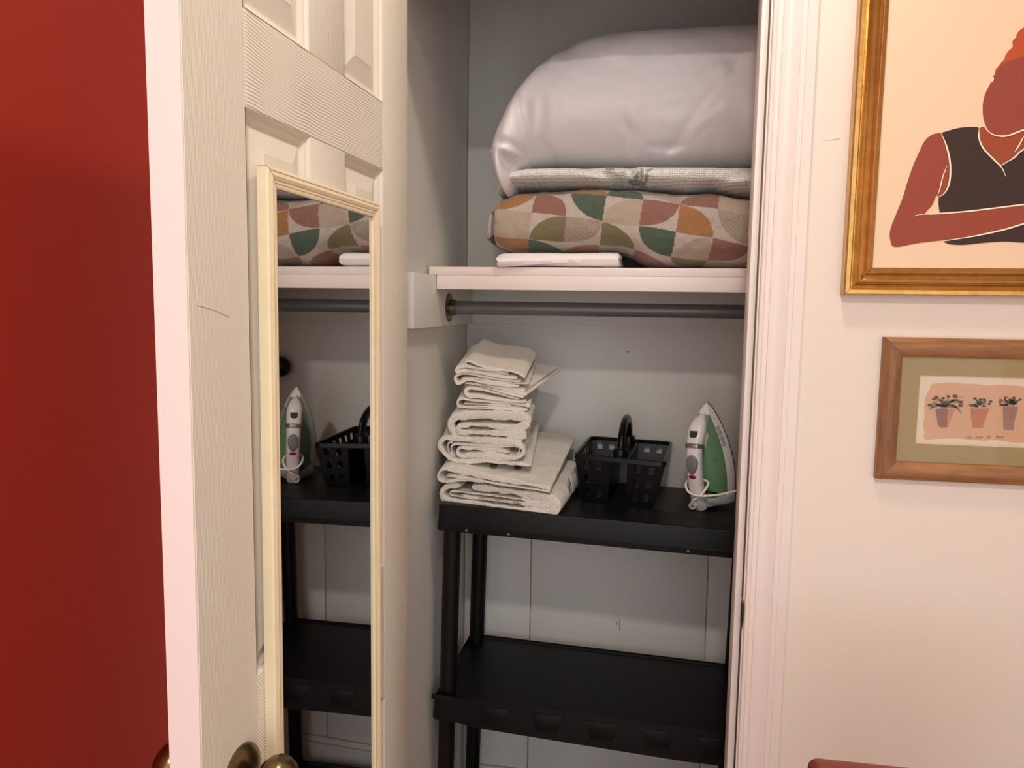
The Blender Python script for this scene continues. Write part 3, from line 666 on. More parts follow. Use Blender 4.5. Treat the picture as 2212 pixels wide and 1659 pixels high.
# ------------------------------------------------------------------ black basket caddy
bk = [(.305, .392), (.4995, .362), (.5235, .622), (.324, .632)]      # rim corners FL FR BR BL
RZ = -.333; BZ = shelf_z(.41)+.0008
basket = thing('basket_caddy', (.41, .47, BZ), 'black plastic basket caddy with a centre handle on the shelving unit', 'basket', rot=(0, .0221, 0))
def bil(s, t, z):            # s: left to right, t: front to back, taper downwards
    k = (RZ-z)/(RZ-BZ); ins = .105*k; s = ins+(1-2*ins)*s; t = lerp(.05, .90, t)*k+t*(1-k)
    a = Vec((*bk[0], 0)).lerp(Vec((*bk[1], 0)), s); b = Vec((*bk[3], 0)).lerp(Vec((*bk[2], 0)), s); p = a.lerp(b, t); p.z = z; return p
def lattice(f, cols, rows, th):      # wall with real square holes; f(a, b) -> point, a/b in 0..1; cols/rows list hole intervals
    ua = sorted(set([0, 1]+[x for c in cols for x in c])); ub = sorted(set([0, 1]+[x for r in rows for x in r]))
    V = []; Fs = []; idx = {}
    c0 = f(.5, .5); nrm = (f(.6, .5)-c0).cross(f(.5, .6)-c0).normalized()
    def vid(i, j, s):
        if (i, j, s) not in idx: idx[(i, j, s)] = len(V); V.append(f(ua[i], ub[j])+nrm*(th*s))
        return idx[(i, j, s)]
    solid = lambda i, j: 0 <= i < len(ua)-1 and 0 <= j < len(ub)-1 and not (any(c[0] <= ua[i] < c[1] for c in cols) and any(r[0] <= ub[j] < r[1] for r in rows))
    for i in range(len(ua)-1):
        for j in range(len(ub)-1):
            if not solid(i, j): continue
            for s in (0, 1): Fs.append((vid(i, j, s), vid(i+1, j, s), vid(i+1, j+1, s), vid(i, j+1, s)))
            for (di, dj, a, b) in ((-1, 0, (i, j), (i, j+1)), (1, 0, (i+1, j), (i+1, j+1)), (0, -1, (i, j), (i+1, j)), (0, 1, (i, j+1), (i+1, j+1))):
                if not solid(i+di, j+dj): Fs.append((vid(*a, 0), vid(*b, 0), vid(*b, 1), vid(*a, 1)))
    return V, Fs
SA, SB = .385, .60           # bins: s in 0..SA and SB..1, open gap between
BT = .0022
RWS = [(.12, .30), (.44, .62), (.76, .92)]
def zz(b): return lerp(BZ+.0004, RZ-.002, b)
for nm, s0, s1 in (('left_bin', 0, SA), ('right_bin', SB, 1)):
    cl = [(.20, .38), (.60, .78)]
    dp = [(.08+.155*k, .155+.155*k) for k in range(6)]
    g0 = s0+(.05 if s0 else 0); 
    def sx(a, z, s0=s0, s1=s1):
        k = (RZ-z)/(RZ-BZ)
        e0 = s0+(.03*k if s0 else 0); e1 = s1-(.03*k if s1 < 1 else 0); return lerp(e0, e1, a)
    fw_ = lambda a, b: bil(sx(a, zz(b)), 0, zz(b)); bw_ = lambda a, b: bil(sx(a, zz(b)), 1, zz(b))
    lw_ = lambda a, b: bil(sx(0, zz(b)), a, zz(b)); rw_ = lambda a, b: bil(sx(1, zz(b)), a, zz(b))
    fl_ = lambda a, b: bil(sx(a, BZ), b, BZ+.0012)
    o = mk('bin', join(lattice(fw_, cl, RWS, BT), lattice(bw_, cl, RWS, -BT), lattice(lw_, dp if s0 == 0 else [], RWS, -BT), lattice(rw_, dp if s1 == 1 else [], RWS, BT), lattice(fl_, [], [], BT)), M_black2, basket, ang=30, label='left perforated bin' if s0 == 0 else 'right perforated bin')
# rim
rim = []
for i in range(4):
    p, q_, n_ = Vec((*bk[i], 0)), Vec((*bk[(i+1) % 4], 0)), Vec((*bk[i-1], 0)); r = .016
    a = p+(n_-p).normalized()*r; c = p+(q_-p).normalized()*r
    for k in range(6):
        t = k/5; rim.append(a*(1-t)**2+p*2*t*(1-t)+c*t*t)
cen = sum(rim, Vec())/len(rim)
def rring(off, z): return [(p+(p-cen).normalized()*off)*1.0+Vec((0, 0, z)) for p in rim]
mk('rim', loft([rring(-.0045, RZ-.004), rring(-.005, RZ+.003), rring(0, RZ+.0045), rring(.0045, RZ+.003), rring(.0055, RZ-.006), rring(.003, RZ-.0065), rring(.002, RZ-.001), rring(-.0045, RZ-.004)], cap=False), M_black2, basket, ang=35)
# cross bridge and arched handle
def bx_(s, t, z): p = bil(s, t, RZ); p.z = z; return p
mk('bridge', (lambda R_1: loft(R_1))([[bx_(s, t, z) for s, z in ((SA, RZ-.008), (SA, RZ-.002), (SB, RZ-.002), (SB, RZ-.008))] for t in (0.0, .25, .5, .75, 1.0)]), M_black2, basket, sm=False)
sm_ = (SA+SB)/2
hp = [bx_(sm_, .14, RZ-.004), bx_(sm_, .15, RZ+.020), bx_(sm_, .20, RZ+.045), bx_(sm_, .34, RZ+.066), bx_(sm_, .50, RZ+.072), bx_(sm_, .66, RZ+.066), bx_(sm_, .80, RZ+.045), bx_(sm_, .85, RZ+.020), bx_(sm_, .86, RZ-.004)]
mk('handle', tube(hp, lambda t: .0098+.0035*abs(2*t-1)**2, 14, step=.006, ry=.0088), M_black2, basket)
for t in (.14, .86):
    p = bx_(sm_, t, RZ-.003); mk('handle_socket', lathe(p, (0, 0, 1), [(0, .0175), (.010, .0165), (.020, .0150), (.022, .0130)], 20), M_black2, basket, ang=30)

# ------------------------------------------------------------------ the clothes iron, standing on its heel
IB = Vec((.624, .478, shelf_z(.55)+.0032)); LEAN = R_(18)
nh = Vec((-.455, -.890, 0)).normalized(); il = Vec((-nh.y, nh.x, 0))*-1
isv = Vec((-.125, -.150, .97)).normalized(); inn_ = (nh-isv*nh.dot(isv)).normalized(); il = inn_.cross(isv).normalized()
il = il if il.x > 0 else -il
LEAN = math.atan2(isv.dot(nh), isv.z)
def I(l, s, n): return IB+il*l+isv*(s*.985+n*math.tan(LEAN)*max(0, 1-s/.11)**1.5)+inn_*(n*.95)
iron = thing('clothes_iron', IB, 'white and green steam iron standing upright on its heel on the black shelf', 'iron')
def hw(s):     # half width of the sole at height s
    s0 = .012; t = (s-s0)/(.238-s0)
    if t < .30: return .047+.004*sin(t/.30*pi/2)
    u = (t-.30)/.70; return .051*max(0, (1-u**1.75))**.80
def outline(k, s0=.012, s1=.238, inset=0, n=26):
    R1 = [(hw(lerp(s0, s1, i/n))*k-inset, lerp(s0, s1, i/n)) for i in range(n+1)]
    R1 = [(max(.0008, a), b) for a, b in R1]; return R1+[(-a, b) for a, b in R1[::-1]]
def ol_ring(k, n, s0, s1, inset=0): return [I(a, b, n) for a, b in outline(k, s0, s1, inset)]
sup = .024
mk('soleplate', loft([ol_ring(1.0, .000, .006, .238), ol_ring(1.02, .0015, .006, .2385), ol_ring(1.02, .0040, .006, .2385)]), M_isole, iron, ang=30)
mk('skirt', loft([ol_ring(1.0, .0042, .004, .2375), ol_ring(1.0, .010, .004, .236), ol_ring(.92, .020, .004, .229), ol_ring(.82, .030, .005, .219)]), M_iwhite, iron, ang=30)
rg = []
for n_, k, s0, s1 in ((.025, .84, .032, .220), (.034, .81, .033, .214), (.044, .745, .034, .208), (.054, .65, .036, .200), (.062, .53, .040, .192), (.067, .40, .044, .184), (.069, .22, .050, .170)):
    rg.append(ol_ring(k, n_, s0, s1))
tank = mk('water_tank', loft(rg), M_igreen, iron, ang=50)
for k in range(9):
    s = .070+.007*k; mk('level_mark', tube([I(.0345-.0002*k, s, .0505), I(.0290, s, .0580), I(.0220, s, .0650)], .0007, 5), M_igreen, tank)
# handle: one arched body from the nose to the heel
def sect(c, t, wl, wn, e=2.6, n=18):
    t = t.normalized(); m = il.cross(t).normalized(); r = []
    for k in range(n):
        a = 2*pi*k/n; ca, sa = cos(a), sin(a)
        r.append(c+il*wl*math.copysign(abs(ca)**(2/e), ca)+m*wn*math.copysign(abs(sa)**(2/e), sa))
    return r
hpts = [(.214, .030, .004, .006), (.209, .044, .0105, .012), (.202, .058, .0160, .015), (.192, .072, .0185, .0165), (.178, .085, .0182, .0158), (.160, .0945, .0172, .0148), (.140, .1005, .0166, .0145), (.115, .1040, .0165, .0148), (.090, .1045, .0160, .0150), (.066, .1025, .0158, .0150), (.044, .0985, .0160, .0155), (.022, .0925, .0160, .0160), (.0035, .0865, .0150, .0150)]
hc = catmull([Vec((a, b, c, d)) for a, b, c, d in hpts], .005)
def on_h(l, sv, h):        # point at height h above the handle's outer face, at station sv along it
    k = min(range(1, len(hc)-1), key=lambda q: abs(hc[q].x-sv)); t = (hc[k+1]-hc[k-1]); t = Vec((t.x, t.y)).normalized(); nv = Vec((t.y, -t.x))
    if nv.y < 0: nv = -nv
    c_ = hc[k]; d_ = sv-c_.x; return I(l, c_.x+d_+nv.x*(c_.w+h), c_.y+(t.y/t.x if abs(t.x) > 1e-6 else 0)*d_+nv.y*(c_.w+h))
rings = []
for i, h in enumerate(hc):
    a_, b_ = hc[max(0, i-1)], hc[min(len(hc)-1, i+1)]
    rings.append(sect(I(0, h[0], h[1]), I(0, b_[0], b_[1])-I(0, a_[0], a_[1]), h[2], h[3]))
mk('handle', loft(rings), M_iwhite, iron, ang=50)
mk('neck', loft([[I(l*k, s, n) for l, s in ((-.016, .150), (.016, .150), (.019, .176), (.012, .205), (-.012, .205), (-.019, .176))] for n, k in ((.045, 1.0), (.060, 1.0), (.078, .8))]), M_iwhite, iron, bevel=.002)
# heel rest: plate from the sole edge to the handle foot
hz = [(.048, .004), (.047, .020), (.040, .040), (.026, .066), (.016, .088), (.010, .098), (-.010, .098), (-.016, .088), (-.026, .066), (-.040, .040), (-.047, .020), (-.048, .004)]
mk('heel_rest', loft([[I(l*k, s+.0022-tan_, n) for l, n in hz] for s, k, tan_ in ((-.0005, .96, 0), (.004, 1.0, 0), (.022, .97, 0))]), M_iheel, iron, bevel=.0016)
for l in (-.030, 0, .030):
    n_ = .020 if l else .086
    p = I(l, .012, n_); q_ = Vec((p.x, p.y, IB.z)); mk('heel_foot', lathe(q_, (0, 0, 1), [(0, .0052), (max(.004, p.z-IB.z+.004), .0075)], 14), M_igrey, iron)
mk('inner_well', loft([[I(l*k, s, n) for l, s in ((-.028, .018), (.028, .018), (.022, .040), (-.022, .040))] for n, k in ((.040, 1.0), (.062, .8), (.068, .5))]), M_idark, iron, bevel=.003)
# spray window, dial, button, lamp
mk('spray_nozzle', lathe(I(0, .218, .026), inn_*.8+isv*.4, [(0, .004), (.006, .0042), (.009, .003), (.0095, .001)], 14), M_iwhite, iron)
mk('fill_window', prism([on_h(-.0085, .186, -.001), on_h(.0085, .186, -.001), on_h(.0085, .179, -.001), on_h(.004, .176, -.001), on_h(-.004, .176, -.001), on_h(-.0085, .179, -.001)], nh*-.006, nh*.0022), M_idark, iron)
d0 = on_h(0, .163, -.0155); dt_ = (on_h(0, .155, 0)-on_h(0, .171, 0)).normalized()
mk('steam_dial', loft([sect(d0+dt_*t, dt_, w, w2) for t, w, w2 in ((-.0055, .0178, .0158), (-.004, .0195, .0175), (.003, .0195, .0178), (.0045, .0172, .0155))]), M_isteel, iron, ang=30)
bp = []
for k in range(20):
    a = 2*pi*k/20; bp.append((.0125*cos(a)*(1-.18*sin(-a)), .098+.020*sin(a)))
mk('thumb_button', loft([[on_h(l*k, .126+(s-.098)*k, h) for l, s in bp] for h, k in ((-.008, 1.0), (.0012, 1.0), (.0030, .93), (.0040, .75))]), M_igrey, iron, ang=40)
mk('indicator_lamp', loft([[on_h(.0085*cos(a)*k, .1005+.0042*sin(a)*k, h) for a in [2*pi*j/14 for j in range(14)]] for h, k in ((-.008, 1), (.0010, 1), (.0020, .7))]), M_ired, iron)
mk('cord_bushing', lathe(I(-.009, .014, .098), inn_*1+isv*-.05, [(-.004, .0085), (.014, .0085), (.016, .0078), (.016, .0045), (.004, .0040)], 22), M_iwhite, iron, ang=30)
# outlined brand plate on the skirt
lp = [I(.0505, .135, .0095), I(.0440, .178, .0095)]
def text_mesh(txt, size):
    cu = bpy.data.curves.new('t', 'FONT'); cu.body = txt; cu.size = size; cu.align_x = 'CENTER'; cu.align_y = 'CENTER'; cu.resolution_u = 2
    o = bpy.data.objects.new('t', cu); COL.objects.link(o); dg = bpy.context.evaluated_depsgraph_get(); dg.update()
    me = bpy.data.meshes.new_from_object(o.evaluated_get(dg)); V = [v.co.copy() for v in me.vertices]; Fs = [tuple(p.vertices) for p in me.polygons]
    bpy.data.objects.remove(o); bpy.data.meshes.remove(me); bpy.data.curves.remove(cu); return V, Fs
mid = I(hw(.166)*.895, .166, .0225); ta = (I(hw(.188)*.895, .188, .0225)-I(hw(.144)*.895, .144, .0225)).normalized()
tb = I(hw(.166)*.82, .166, .030)-I(hw(.166)*.92, .166, .020); tb = (tb-ta*tb.dot(ta)).normalized()
nn = ta.cross(tb).normalized()
if nn.dot(EYE-mid) < 0: nn = -nn
tx = -ta; ty = nn.cross(tx)
tv, tf = text_mesh('BLACK+DECKER', .0052)
mk('brand_lettering', ([mid+tx*v.x+ty*v.y+nn*.0009 for v in tv], tf), M_dark, iron, sm=False)
rr = [(.0205*cx_+.0028*cos(a), .0022*cy_+.0016*sin(a)) for cx_, cy_, a0 in ((1, 1, 0), (-1, 1, pi/2), (-1, -1, pi), (1, -1, 1.5*pi)) for a in (a0, a0+pi/6, a0+pi/3, a0+pi/2)]
mk('brand_outline', tube([mid+tx*u+ty*v+nn*.0007 for u, v in rr]+[mid+tx*rr[0][0]+ty*rr[0][1]+nn*.0007], .0004, 5), M_dark, iron)
# cord
def c3(px, py, Y): return at(px, py, Y)
b0 = I(-.009, .014, .113)
hcx = I(0, .042, .098)
cp = [I(-.009, .014, .106), b0+inn_*.004, I(-.004, .030, .122), I(.012, .048, .120), I(.0225, .066, .106), I(.020, .076, .086), I(0, .080, .082), I(-.019, .082, .086), I(-.0225, .074, .106), I(-.014, .060, .120), I(.004, .051, .1235), I(.024, .049, .117), I(.050, .050, .098), I(.078, .056, .076), I(.098, .058, .060)]
e = cp[-1]
cp += [e+Vec((.012, .004, .004)), e+Vec((.020, .010, -.012)), e+Vec((.010, .012, -.030)), e+Vec((-.004, .004, -.034)), e+Vec((.004, -.004, -.018)), e+Vec((.016, 0, -.004)), e+Vec((.026, .010, -.020)), e+Vec((.016, .012, -.044)), e+Vec((-.002, .004, -.048)), e+Vec((.006, -.006, -.030)), e+Vec((.022, .006, -.036)), Vec((e.x+.024, e.y+.02, shelf_z(.69)+.004)), Vec((e.x+.010, e.y+.045, shelf_z(.69)+.004))]
cp = [Vec((p.x, p.y, max(p.z, shelf_z(p.x)+.0035))) for p in cp]
mk('power_cord', tube(cp, .0027, 8, step=.004), M_cord, iron)

# small dark holder seen only in the mirror, on the right part of the closet's back wall
hk = mk('rounded_holder', lathe((CWX-.002, .600, -.176), (-1, .0, 0.0), [(0, .020), (.010, .020), (.012, .029), (.030, .030), (.058, .0295), (.072, .027), (.082, .022), (.088, .0145), (.0905, .002)], 28), M_black2, label='black rounded holder with a grey ring, seen in the mirror above the iron', cat='holder')
mk('grey_ring', lathe((CWX-.002, .600, -.176), (-1, .0, .0), [(.036, .0296), (.0375, .0312), (.042, .0312), (.0435, .0294)], 28), M_igrey, hk, ang=30)

# ------------------------------------------------------------------ gilt framed print
def rail4(x0, x1, z0, z1, prof, mats, root, names=('frame_rail', 'frame_stile')):
    C4 = lambda d: [(x0+d, z0+d), (x1-d, z0+d), (x1-d, z1-d), (x0+d, z1-d)]
    for i in range(4):
        j = (i+1) % 4; rings = []
        for k in (i, j):
            r = []
            for d, n in prof:
                x, z = C4(d)[k]
                g = .00025
                if i in (0, 2): x += (g if (k == i) == (i == 0) else -g)
                else: z += (g if (k == i) == (i == 1) else -g)
                r.append((x, -n, z))
            rings.append(r)
        mk(names[i % 2], loft(rings), mats[i % 2], root, ang=25)
GX0, GX1, GZ0, GZ1 = .7505, 1.165, .0235, .62
gf = thing('framed_print', ((GX0+GX1)/2, -.012, GZ0), 'large gilt-framed figure print hanging on the cream wall', 'picture')
gprof = [(0, .0005), (0, .020), (.002, .0232), (.0075, .0238), (.0098, .0215), (.0108, .0218), (.0125, .0236), (.0142, .0222), (.0150, .0228), (.0168, .0240), (.0182, .0226), (.0196, .0234), (.0235, .0224), (.0262, .0192), (.0300, .0172), (.0318, .0180), (.0338, .0196), (.0352, .0182), (.0362, .0160), (.0420, .0135), (.0422, .0040), (.0422, .0005)]
rail4(GX0, GX1, GZ0, GZ1, gprof, (M_gold, M_gold), gf)
YP = -.0085
def P3(q, Y): p = at(1900+q[0]/2.962, q[1]/2.962, Y); return Vec((p.x, Y, p.z))
def clipx(p): p.x = min(p.x, GX1-.0425); return p
LAY = []
def poly(pts, k, lev, sub=3, fn=P3):
    Y = YP-.0002*lev; C = catmull([Vec((a, b, 0)) for a, b in pts]+[Vec((*pts[0], 0))], 12)[:-1] if sub else [Vec((a, b, 0)) for a, b in pts]
    P_ = [clipx(fn((c.x, c.y), Y)) for c in C]; Fs = [tuple(t) for t in tessellate_polygon([[Vec((p.x, p.z, 0)) for p in P_]])]
    return P_, Fs, [k]*len(Fs)
def stroke(pts, w, k, lev, fn=P3, taper=True, st=8):
    Y = YP-.0002*lev; C = catmull([Vec((a, b, 0)) for a, b in pts], st); V = []; Fs = []
    for i, c in enumerate(C):
        t = (C[min(i+1, len(C)-1)]-C[max(0, i-1)]).xy.normalized(); f = i/(len(C)-1)
        h = w/2*(min(1, .25+3*min(f, 1-f)) if taper else 1)
        V += [clipx(fn((c.x-t.y*h, c.y+t.x*h), Y)), clipx(fn((c.x+t.y*h, c.y-t.x*h), Y))]
    for i in range(len(C)-1): Fs.append((2*i, 2*i+1, 2*i+3, 2*i+2))
    return V, Fs, [k]*len(Fs)
bg = ([(GX0+.041, YP, GZ0+.041), (GX1-.041, YP, GZ0+.041), (GX1-.041, YP, GZ1-.041), (GX0+.041, YP, GZ1-.041), (GX0+.041, -.001, GZ0+.041), (GX1-.041, -.001, GZ0+.041), (GX1-.041, -.001, GZ1-.041), (GX0+.041, -.001, GZ1-.041)], [(0, 1, 2, 3), (7, 6, 5, 4), (0, 4, 5, 1), (1, 5, 6, 2), (2, 6, 7, 3), (3, 7, 4, 0)], [0]*6)
E1, E2, E3 = 1150, 1260, 1440
art = [bg,
 poly([(924,175),(895,195),(880,212),(872,240),(850,265),(852,300),(830,320),(806,352),(800,376),(780,398),(755,430),(740,460),(800,500),(E1,420),(1200,400),(1225,300),(1190,200),(E1,150),(1060,120),(990,130)], 3, 1),
 poly([(924,362),(870,378),(800,405),(765,430),(728,490),(718,518),(690,570),(670,620),(660,690),(668,770),(700,838),(750,866),(820,866),(924,828),(1060,790),(E1,730),(1215,620),(1225,480),(1190,370),(E1,325),(1040,335)], 1, 2),
 poly([(640,820),(668,810),(700,845),(760,868),(820,868),(924,830),(1060,790),(1130,745),(1180,760),(1200,810),(E1,842),(924,955),(775,1058),(700,990),(650,930)], 2, 1),
 poly([(390,850),(340,860),(290,900),(250,980),(215,1060),(180,1160),(150,1260),(110,1360),(75,1450),(65,1500),(72,1550),(85,1575),(130,1578),(250,1555),(420,1535),(620,1505),(800,1465),(924,1428),(E1,1365),(E3,1270),(E3,1215),(E1,1285),(924,1315),(600,1352),(400,1370),(295,1368),(335,1315),(365,1250),(380,1262),(430,1225),(450,1160),(455,1050),(435,950),(402,850)], 1, 3),
 poly([(400,848),(500,820),(580,813),(638,820),(634,880),(660,950),(720,1010),(775,1060),(850,1015),(924,955),(E1,835),(1220,812),(1330,830),(E3,870),(E3,1215),(E1,1285),(924,1312),(600,1345),(400,1358),(385,1360),(380,1262),(430,1225),(450,1160),(455,1050),(435,950)], 4, 4),
 poly([(410,1545),(620,1510),(800,1470),(924,1435),(E1,1370),(E3,1275),(E3,1545),(E1,1556),(924,1552),(800,1545),(650,1555),(530,1567),(440,1560)], 4, 4)]
for pts, w in (([(668,808),(700,845),(750,868),(820,868),(924,830),(1060,792),(1140,740)], 10), ([(637,820),(635,880),(665,950),(730,1020),(780,1070),(808,1130)], 10), ([(775,1058),(860,1010),(924,955),(E1,845)], 9), ([(924,870),(895,925),(865,972)], 9), ([(393,850),(430,940),(452,1050),(448,1160),(420,1230),(378,1262)], 11),
    ([(432,1060),(405,1130),(385,1210),(370,1255)], 7), ([(220,1382),(260,1373),(400,1366),(600,1348),(924,1308),(E1,1282),(E3,1212)], 9), ([(430,1540),(620,1508),(800,1468),(924,1431),(E1,1366),(E3,1272)], 10), ([(730,495),(722,515),(714,528)], 12)):
    art.append(stroke(pts, w, 5, 6))
MA = [flat('peach', (240, 210, 176)), flat('skin', (154, 76, 58)), flat('skin_warm', (160, 78, 52)), flat('orange', (190, 84, 48)), flat('dark', (66, 50, 44)), flat('cream', (252, 236, 208))]
mk('art_print', join(*art), None, gf, sm=False, mats=MA)
for p in gf.children: pass

# ------------------------------------------------------------------ small walnut framed print
WX0, WX1, WZ0, WZ1 = .8172, 1.180, -.2665, -.0415
wfm = thing('framed_print', ((WX0+WX1)/2, -.008, WZ0), 'small wooden-framed print of flower pots below the gilt picture', 'picture')
rail4(WX0, WX1, WZ0, WZ1, [(0, .0005), (0, .0105), (.0015, .0135), (.006, .0162), (.012, .0172), (.018, .0165), (.024, .0145), (.0285, .0120), (.0292, .0100), (.0292, .0005)], (M_wood, M_woodv), wfm)
YW = -.0065
mo = [(WX0+.028, WZ0+.028), (WX1-.028, WZ0+.028), (WX1-.028, WZ1-.028), (WX0+.028, WZ1-.028)]
mi = [(.8745, -.2080), (WX1-.0570, -.2080), (WX1-.0570, -.1000), (.8745, -.1000)]
V = [(x, YW, z) for x, z in mo+mi]+[(x+(.0012 if k in (0, 3) else -.0012), YW+.0012, z+(.0012 if k in (0, 1) else -.0012)) for k, (x, z) in enumerate(mi)]
Fs = [(i, (i+1) % 4, 4+(i+1) % 4, 4+i) for i in range(4)]; Fb = [(4+i, 4+(i+1) % 4, 8+(i+1) % 4, 8+i) for i in range(4)]
mk('mat_board', (V, Fs+Fb, [0]*4+[1]*4), None, wfm, sm=False, mats=[M_matb, flat('bevel', (240, 222, 190))])
YP = YW+.0014+.0008
def P4(q, Y): p = at(1960+q[0]/8.73, 790+q[1]/8.73, Y); return Vec((min(p.x, WX1-.056), Y, p.z))
GX1 = 9
pr = [([(mi[0][0]-.004, YP, mi[0][1]-.004), (mi[1][0]+.004, YP, mi[1][1]-.004), (mi[2][0]+.004, YP, mi[2][1]+.004), (mi[3][0]-.004, YP, mi[3][1]+.004)], [(0, 1, 2, 3)], [0])]
k4 = dict(fn=P4)
pr.append(poly([(440,370),(480,345),(560,330),(680,328),(720,318),(800,322),(900,315),(980,325),(1090,345),(1180,338),(1300,345),(1420,362),(1540,372),(1640,365),(1750,358),(1900,365),(2050,375),(2200,392),(2500,390),(2780,420),(2800,600),(2790,1200),(2760,1420),(2500,1450),(2200,1452),(2000,1448),(1850,1425),(1700,1405),(1560,1400),(1440,1420),(1300,1400),(1150,1395),(1000,1375),(850,1368),(700,1375),(560,1378),(440,1392),(350,1388),(310,1340),(322,1250),(300,1160),(296,1100),(320,1000),(322,860),(330,640),(360,560),(390,490),(420,440)], 1, 1, **k4))
def leafs(cx, cy, spec, lev=4):
    for (x1, y1, x2, y2, w, k) in spec: pr.append(stroke([(cx, cy), (x1, y1), (x2, y2)], w, k, lev, fn=P4, st=14))
pr.append(poly([(530,815),(700,800),(880,820),(895,835),(760,1160),(690,1170),(610,1160),(580,1120)], 2, 2, 0, **k4)); pr.append(poly([(530,820),(640,800),(740,810),(768,870),(745,960),(760,1060),(740,1160),(620,1162),(580,1120)], 3, 3, 0, **k4))
pr.append(poly([(1190,790),(1300,805),(1480,800),(1550,800),(1440,1100),(1425,1170),(1330,1178),(1235,1165),(1210,1050)], 4, 2, 0, **k4)); pr.append(stroke([(1195,795),(1300,812),(1480,808),(1575,795)], 14, 2, 3, fn=P4, taper=False))
pr.append(poly([(1800,770),(1950,760),(2085,775),(2080,850),(2015,1060),(2010,1215),(1900,1215),(1812,1195),(1805,980)], 5, 2, 0, **k4))
for k in range(40):
    x, y = random.uniform(1815, 2000), random.uniform(800, 1190); pr.append(stroke([(x, y), (x+14, y+4), (x+26, y-3)], random.uniform(8, 16), 3, 3, fn=P4))
leafs(700, 780, [(600,650,480,640,46,6), (560,720,470,690,40,7), (520,740,415,835,44,7), (640,650,590,640,36,6), (700,660,690,640,26,6), (760,640,790,590,24,6), (800,670,1020,690,60,7), (900,640,1040,700,40,6), (900,770,1025,900,50,7), (640,740,440,800,34,6), (800,740,950,790,40,6), (720,700,640,640,34,7)])
for x, y, w, k in ((545,600,60,8), (500,635,46,8), (430,745,62,8), (675,618,46,9), (775,585,56,10), (900,580,66,8), (1010,690,62,8), (1005,755,60,8), (850,745,44,8)): pr.append(stroke([(x-w*.6, y+6), (x, y-8), (x+w*.6, y+4)], w*.8, k, 5, fn=P4, taper=False, st=12))
pr.append(stroke([(945,585),(1000,585),(1045,605)], 9, 6, 5, fn=P4))
_rl = random.Random(11)
for cx, cy, kk in ((1365, 780, (6, 11, 11, 9)), (1940, 760, (11, 12, 12, 9))):
    for k in range(34):
        a = _rl.uniform(.12, pi-.12); Lr = _rl.uniform(90, 220); x2, y2 = cx+Lr*1.05*cos(a), cy-Lr*.78*sin(a)
        x1, y1 = cx+(x2-cx)*.55+_rl.uniform(-18, 18), cy+(y2-cy)*.65
        pr.append(stroke([(lerp(cx, x1, .5), lerp(cy, y1, .5)), (x1, y1), (x2, y2)], _rl.uniform(14, 30), _rl.choice(kk), 4+(k % 2), fn=P4, st=16))
for x, y, k in ((1275,620,9), (1575,675,9), (1380,640,9), (1450,640,9), (1550,720,9), (1860,600,10), (1760,650,10), (1750,690,10), (2010,605,12), (2130,640,11)): pr.append(stroke([(x-24, y+8), (x, y-6), (x+24, y+4)], 34, k, 6, fn=P4, taper=False, st=12))
MB = [flat('paper', (238, 216, 190)), flat('wash', (222, 176, 140)), flat('pot_clay', (206, 146, 112)), flat('pot_brown', (158, 112, 96)), flat('pot_orange', (196, 128, 94)), flat('pot_grey', (168, 132, 116)), flat('leaf_olive', (156, 140, 82)), flat('leaf_sage', (148, 128, 92)), flat('bloom_plum', (112, 62, 56)), flat('bloom_dark', (72, 48, 40)), flat('bloom_red', (150, 72, 58)), flat('leaf_green', (94, 96, 72)), flat('leaf_blue', (74, 82, 72)), flat('ink', (140, 104, 78))]
prt = mk('art_print', join(*pr), None, wfm, sm=False, mats=MB)
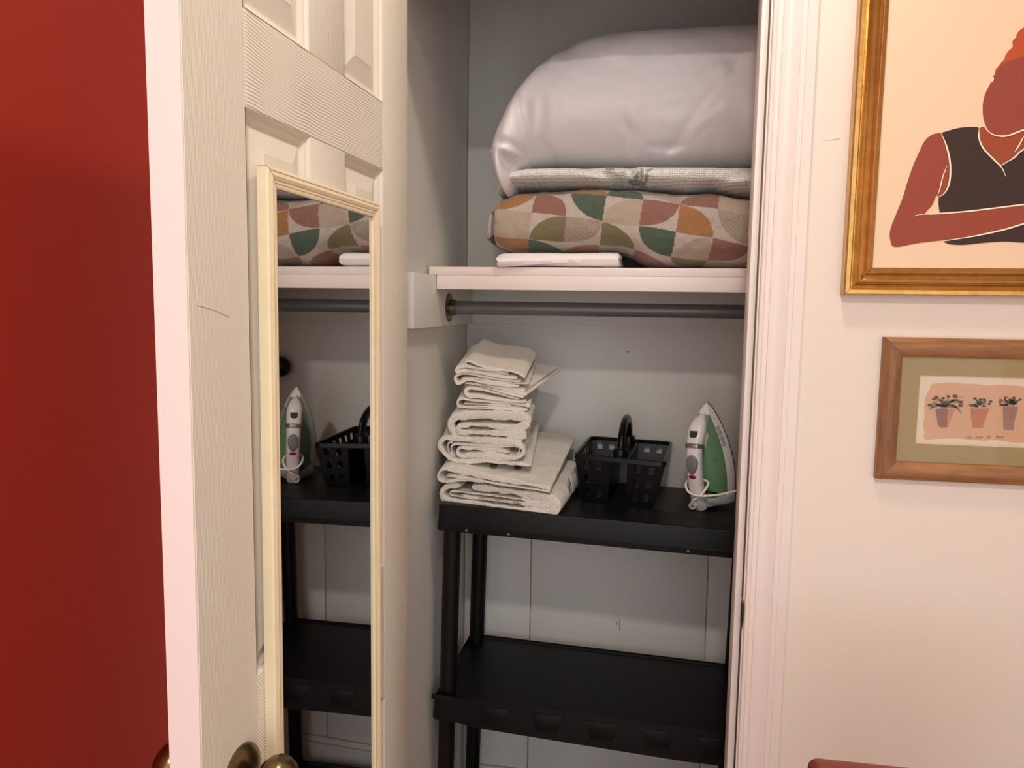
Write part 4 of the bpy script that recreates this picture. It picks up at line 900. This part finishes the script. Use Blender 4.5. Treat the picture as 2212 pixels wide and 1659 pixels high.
for word, cx in (('Les', 1170), ('pots', 1365), ('de', 1540), ('fleurs', 1750)):
    tv, tf = text_mesh(word, .0058); c = P4((cx, 1345), YP-.0016)
    mk('handwriting', ([c+Vec((v.x*.95+v.y*.55, 0, v.y)) for v in tv], tf), MB[13], prt, sm=False)
mk('picture_glass', ([(x, -.0090, z) for x, z in mo], [(0, 1, 2, 3)]), M_glass, wfm, sm=False)

# ------------------------------------------------------------------ chair whose top rail just enters the frame
cx0 = at(1750, 1650, -.35).x; cz = at(1790, 1652, -.35).z
ch = thing('wooden_chair', (cx0+.2, -.50, FL), 'red-brown wooden chair with rounded top rail in front of the cream wall', 'chair')
rp = [(cx0+x, z) for x, z in rounded(0, .40, cz-.075, cz, .012)]
mk('top_rail', prism([(x, -.36, z) for x, z in rp], (0, 0, 0), (0, .022, 0)), M_chair, ch, bevel=.003)
for x in (.035, .365):
    mk('leg', loft([[(cx0+x+dx, y+dy, z) for dx, dy in ((-.016, -.016), (.016, -.016), (.016, .016), (-.016, .016))] for y, z in ((-.32, FL), (-.372, FL+.44), (-.349, cz-.07))]), M_chair, ch, bevel=.004)
    mk('leg', loft([[(cx0+x+dx, y+dy, z) for dx, dy in ((-.017, -.017), (.017, -.017), (.017, .017), (-.017, .017))] for y, z in ((-.74, FL), (-.735, FL+.43))]), M_chair, ch, bevel=.004)
for k in range(4): mk('slat', box(cx0+.085+k*.065, cx0+.110+k*.065, -.358, -.346, FL+.445, cz-.07), M_chair, ch, bevel=.003)
mk('seat', box(cx0+.005, cx0+.395, -.765, -.350, FL+.43, FL+.455), M_chair, ch, bevel=.009, seg=3)
# ceiling fixtures
for x, y, r, lb in ((.57, -.42, .085, 'round flush ceiling lamp nearest the closet door'), (.45, -1.55, .105, 'larger round flush ceiling lamp in the middle of the room')):
    cl = thing('ceiling_lamp', (x, y, CEIL-.05), lb, 'lamp')
    mk('housing', lathe((x, y, CEIL-.0005), (0, 0, -1), [(0, r), (.020, r), (.024, r*.9), (.024, r*.5)], 36), M_lampw, cl, ang=30)
    mk('diffuser', lathe((x, y, CEIL-.0245), (0, 0, -1), [(0, r*.86), (.010, r*.80), (.018, r*.55), (.0205, r*.1)], 36), M_lampe, cl)
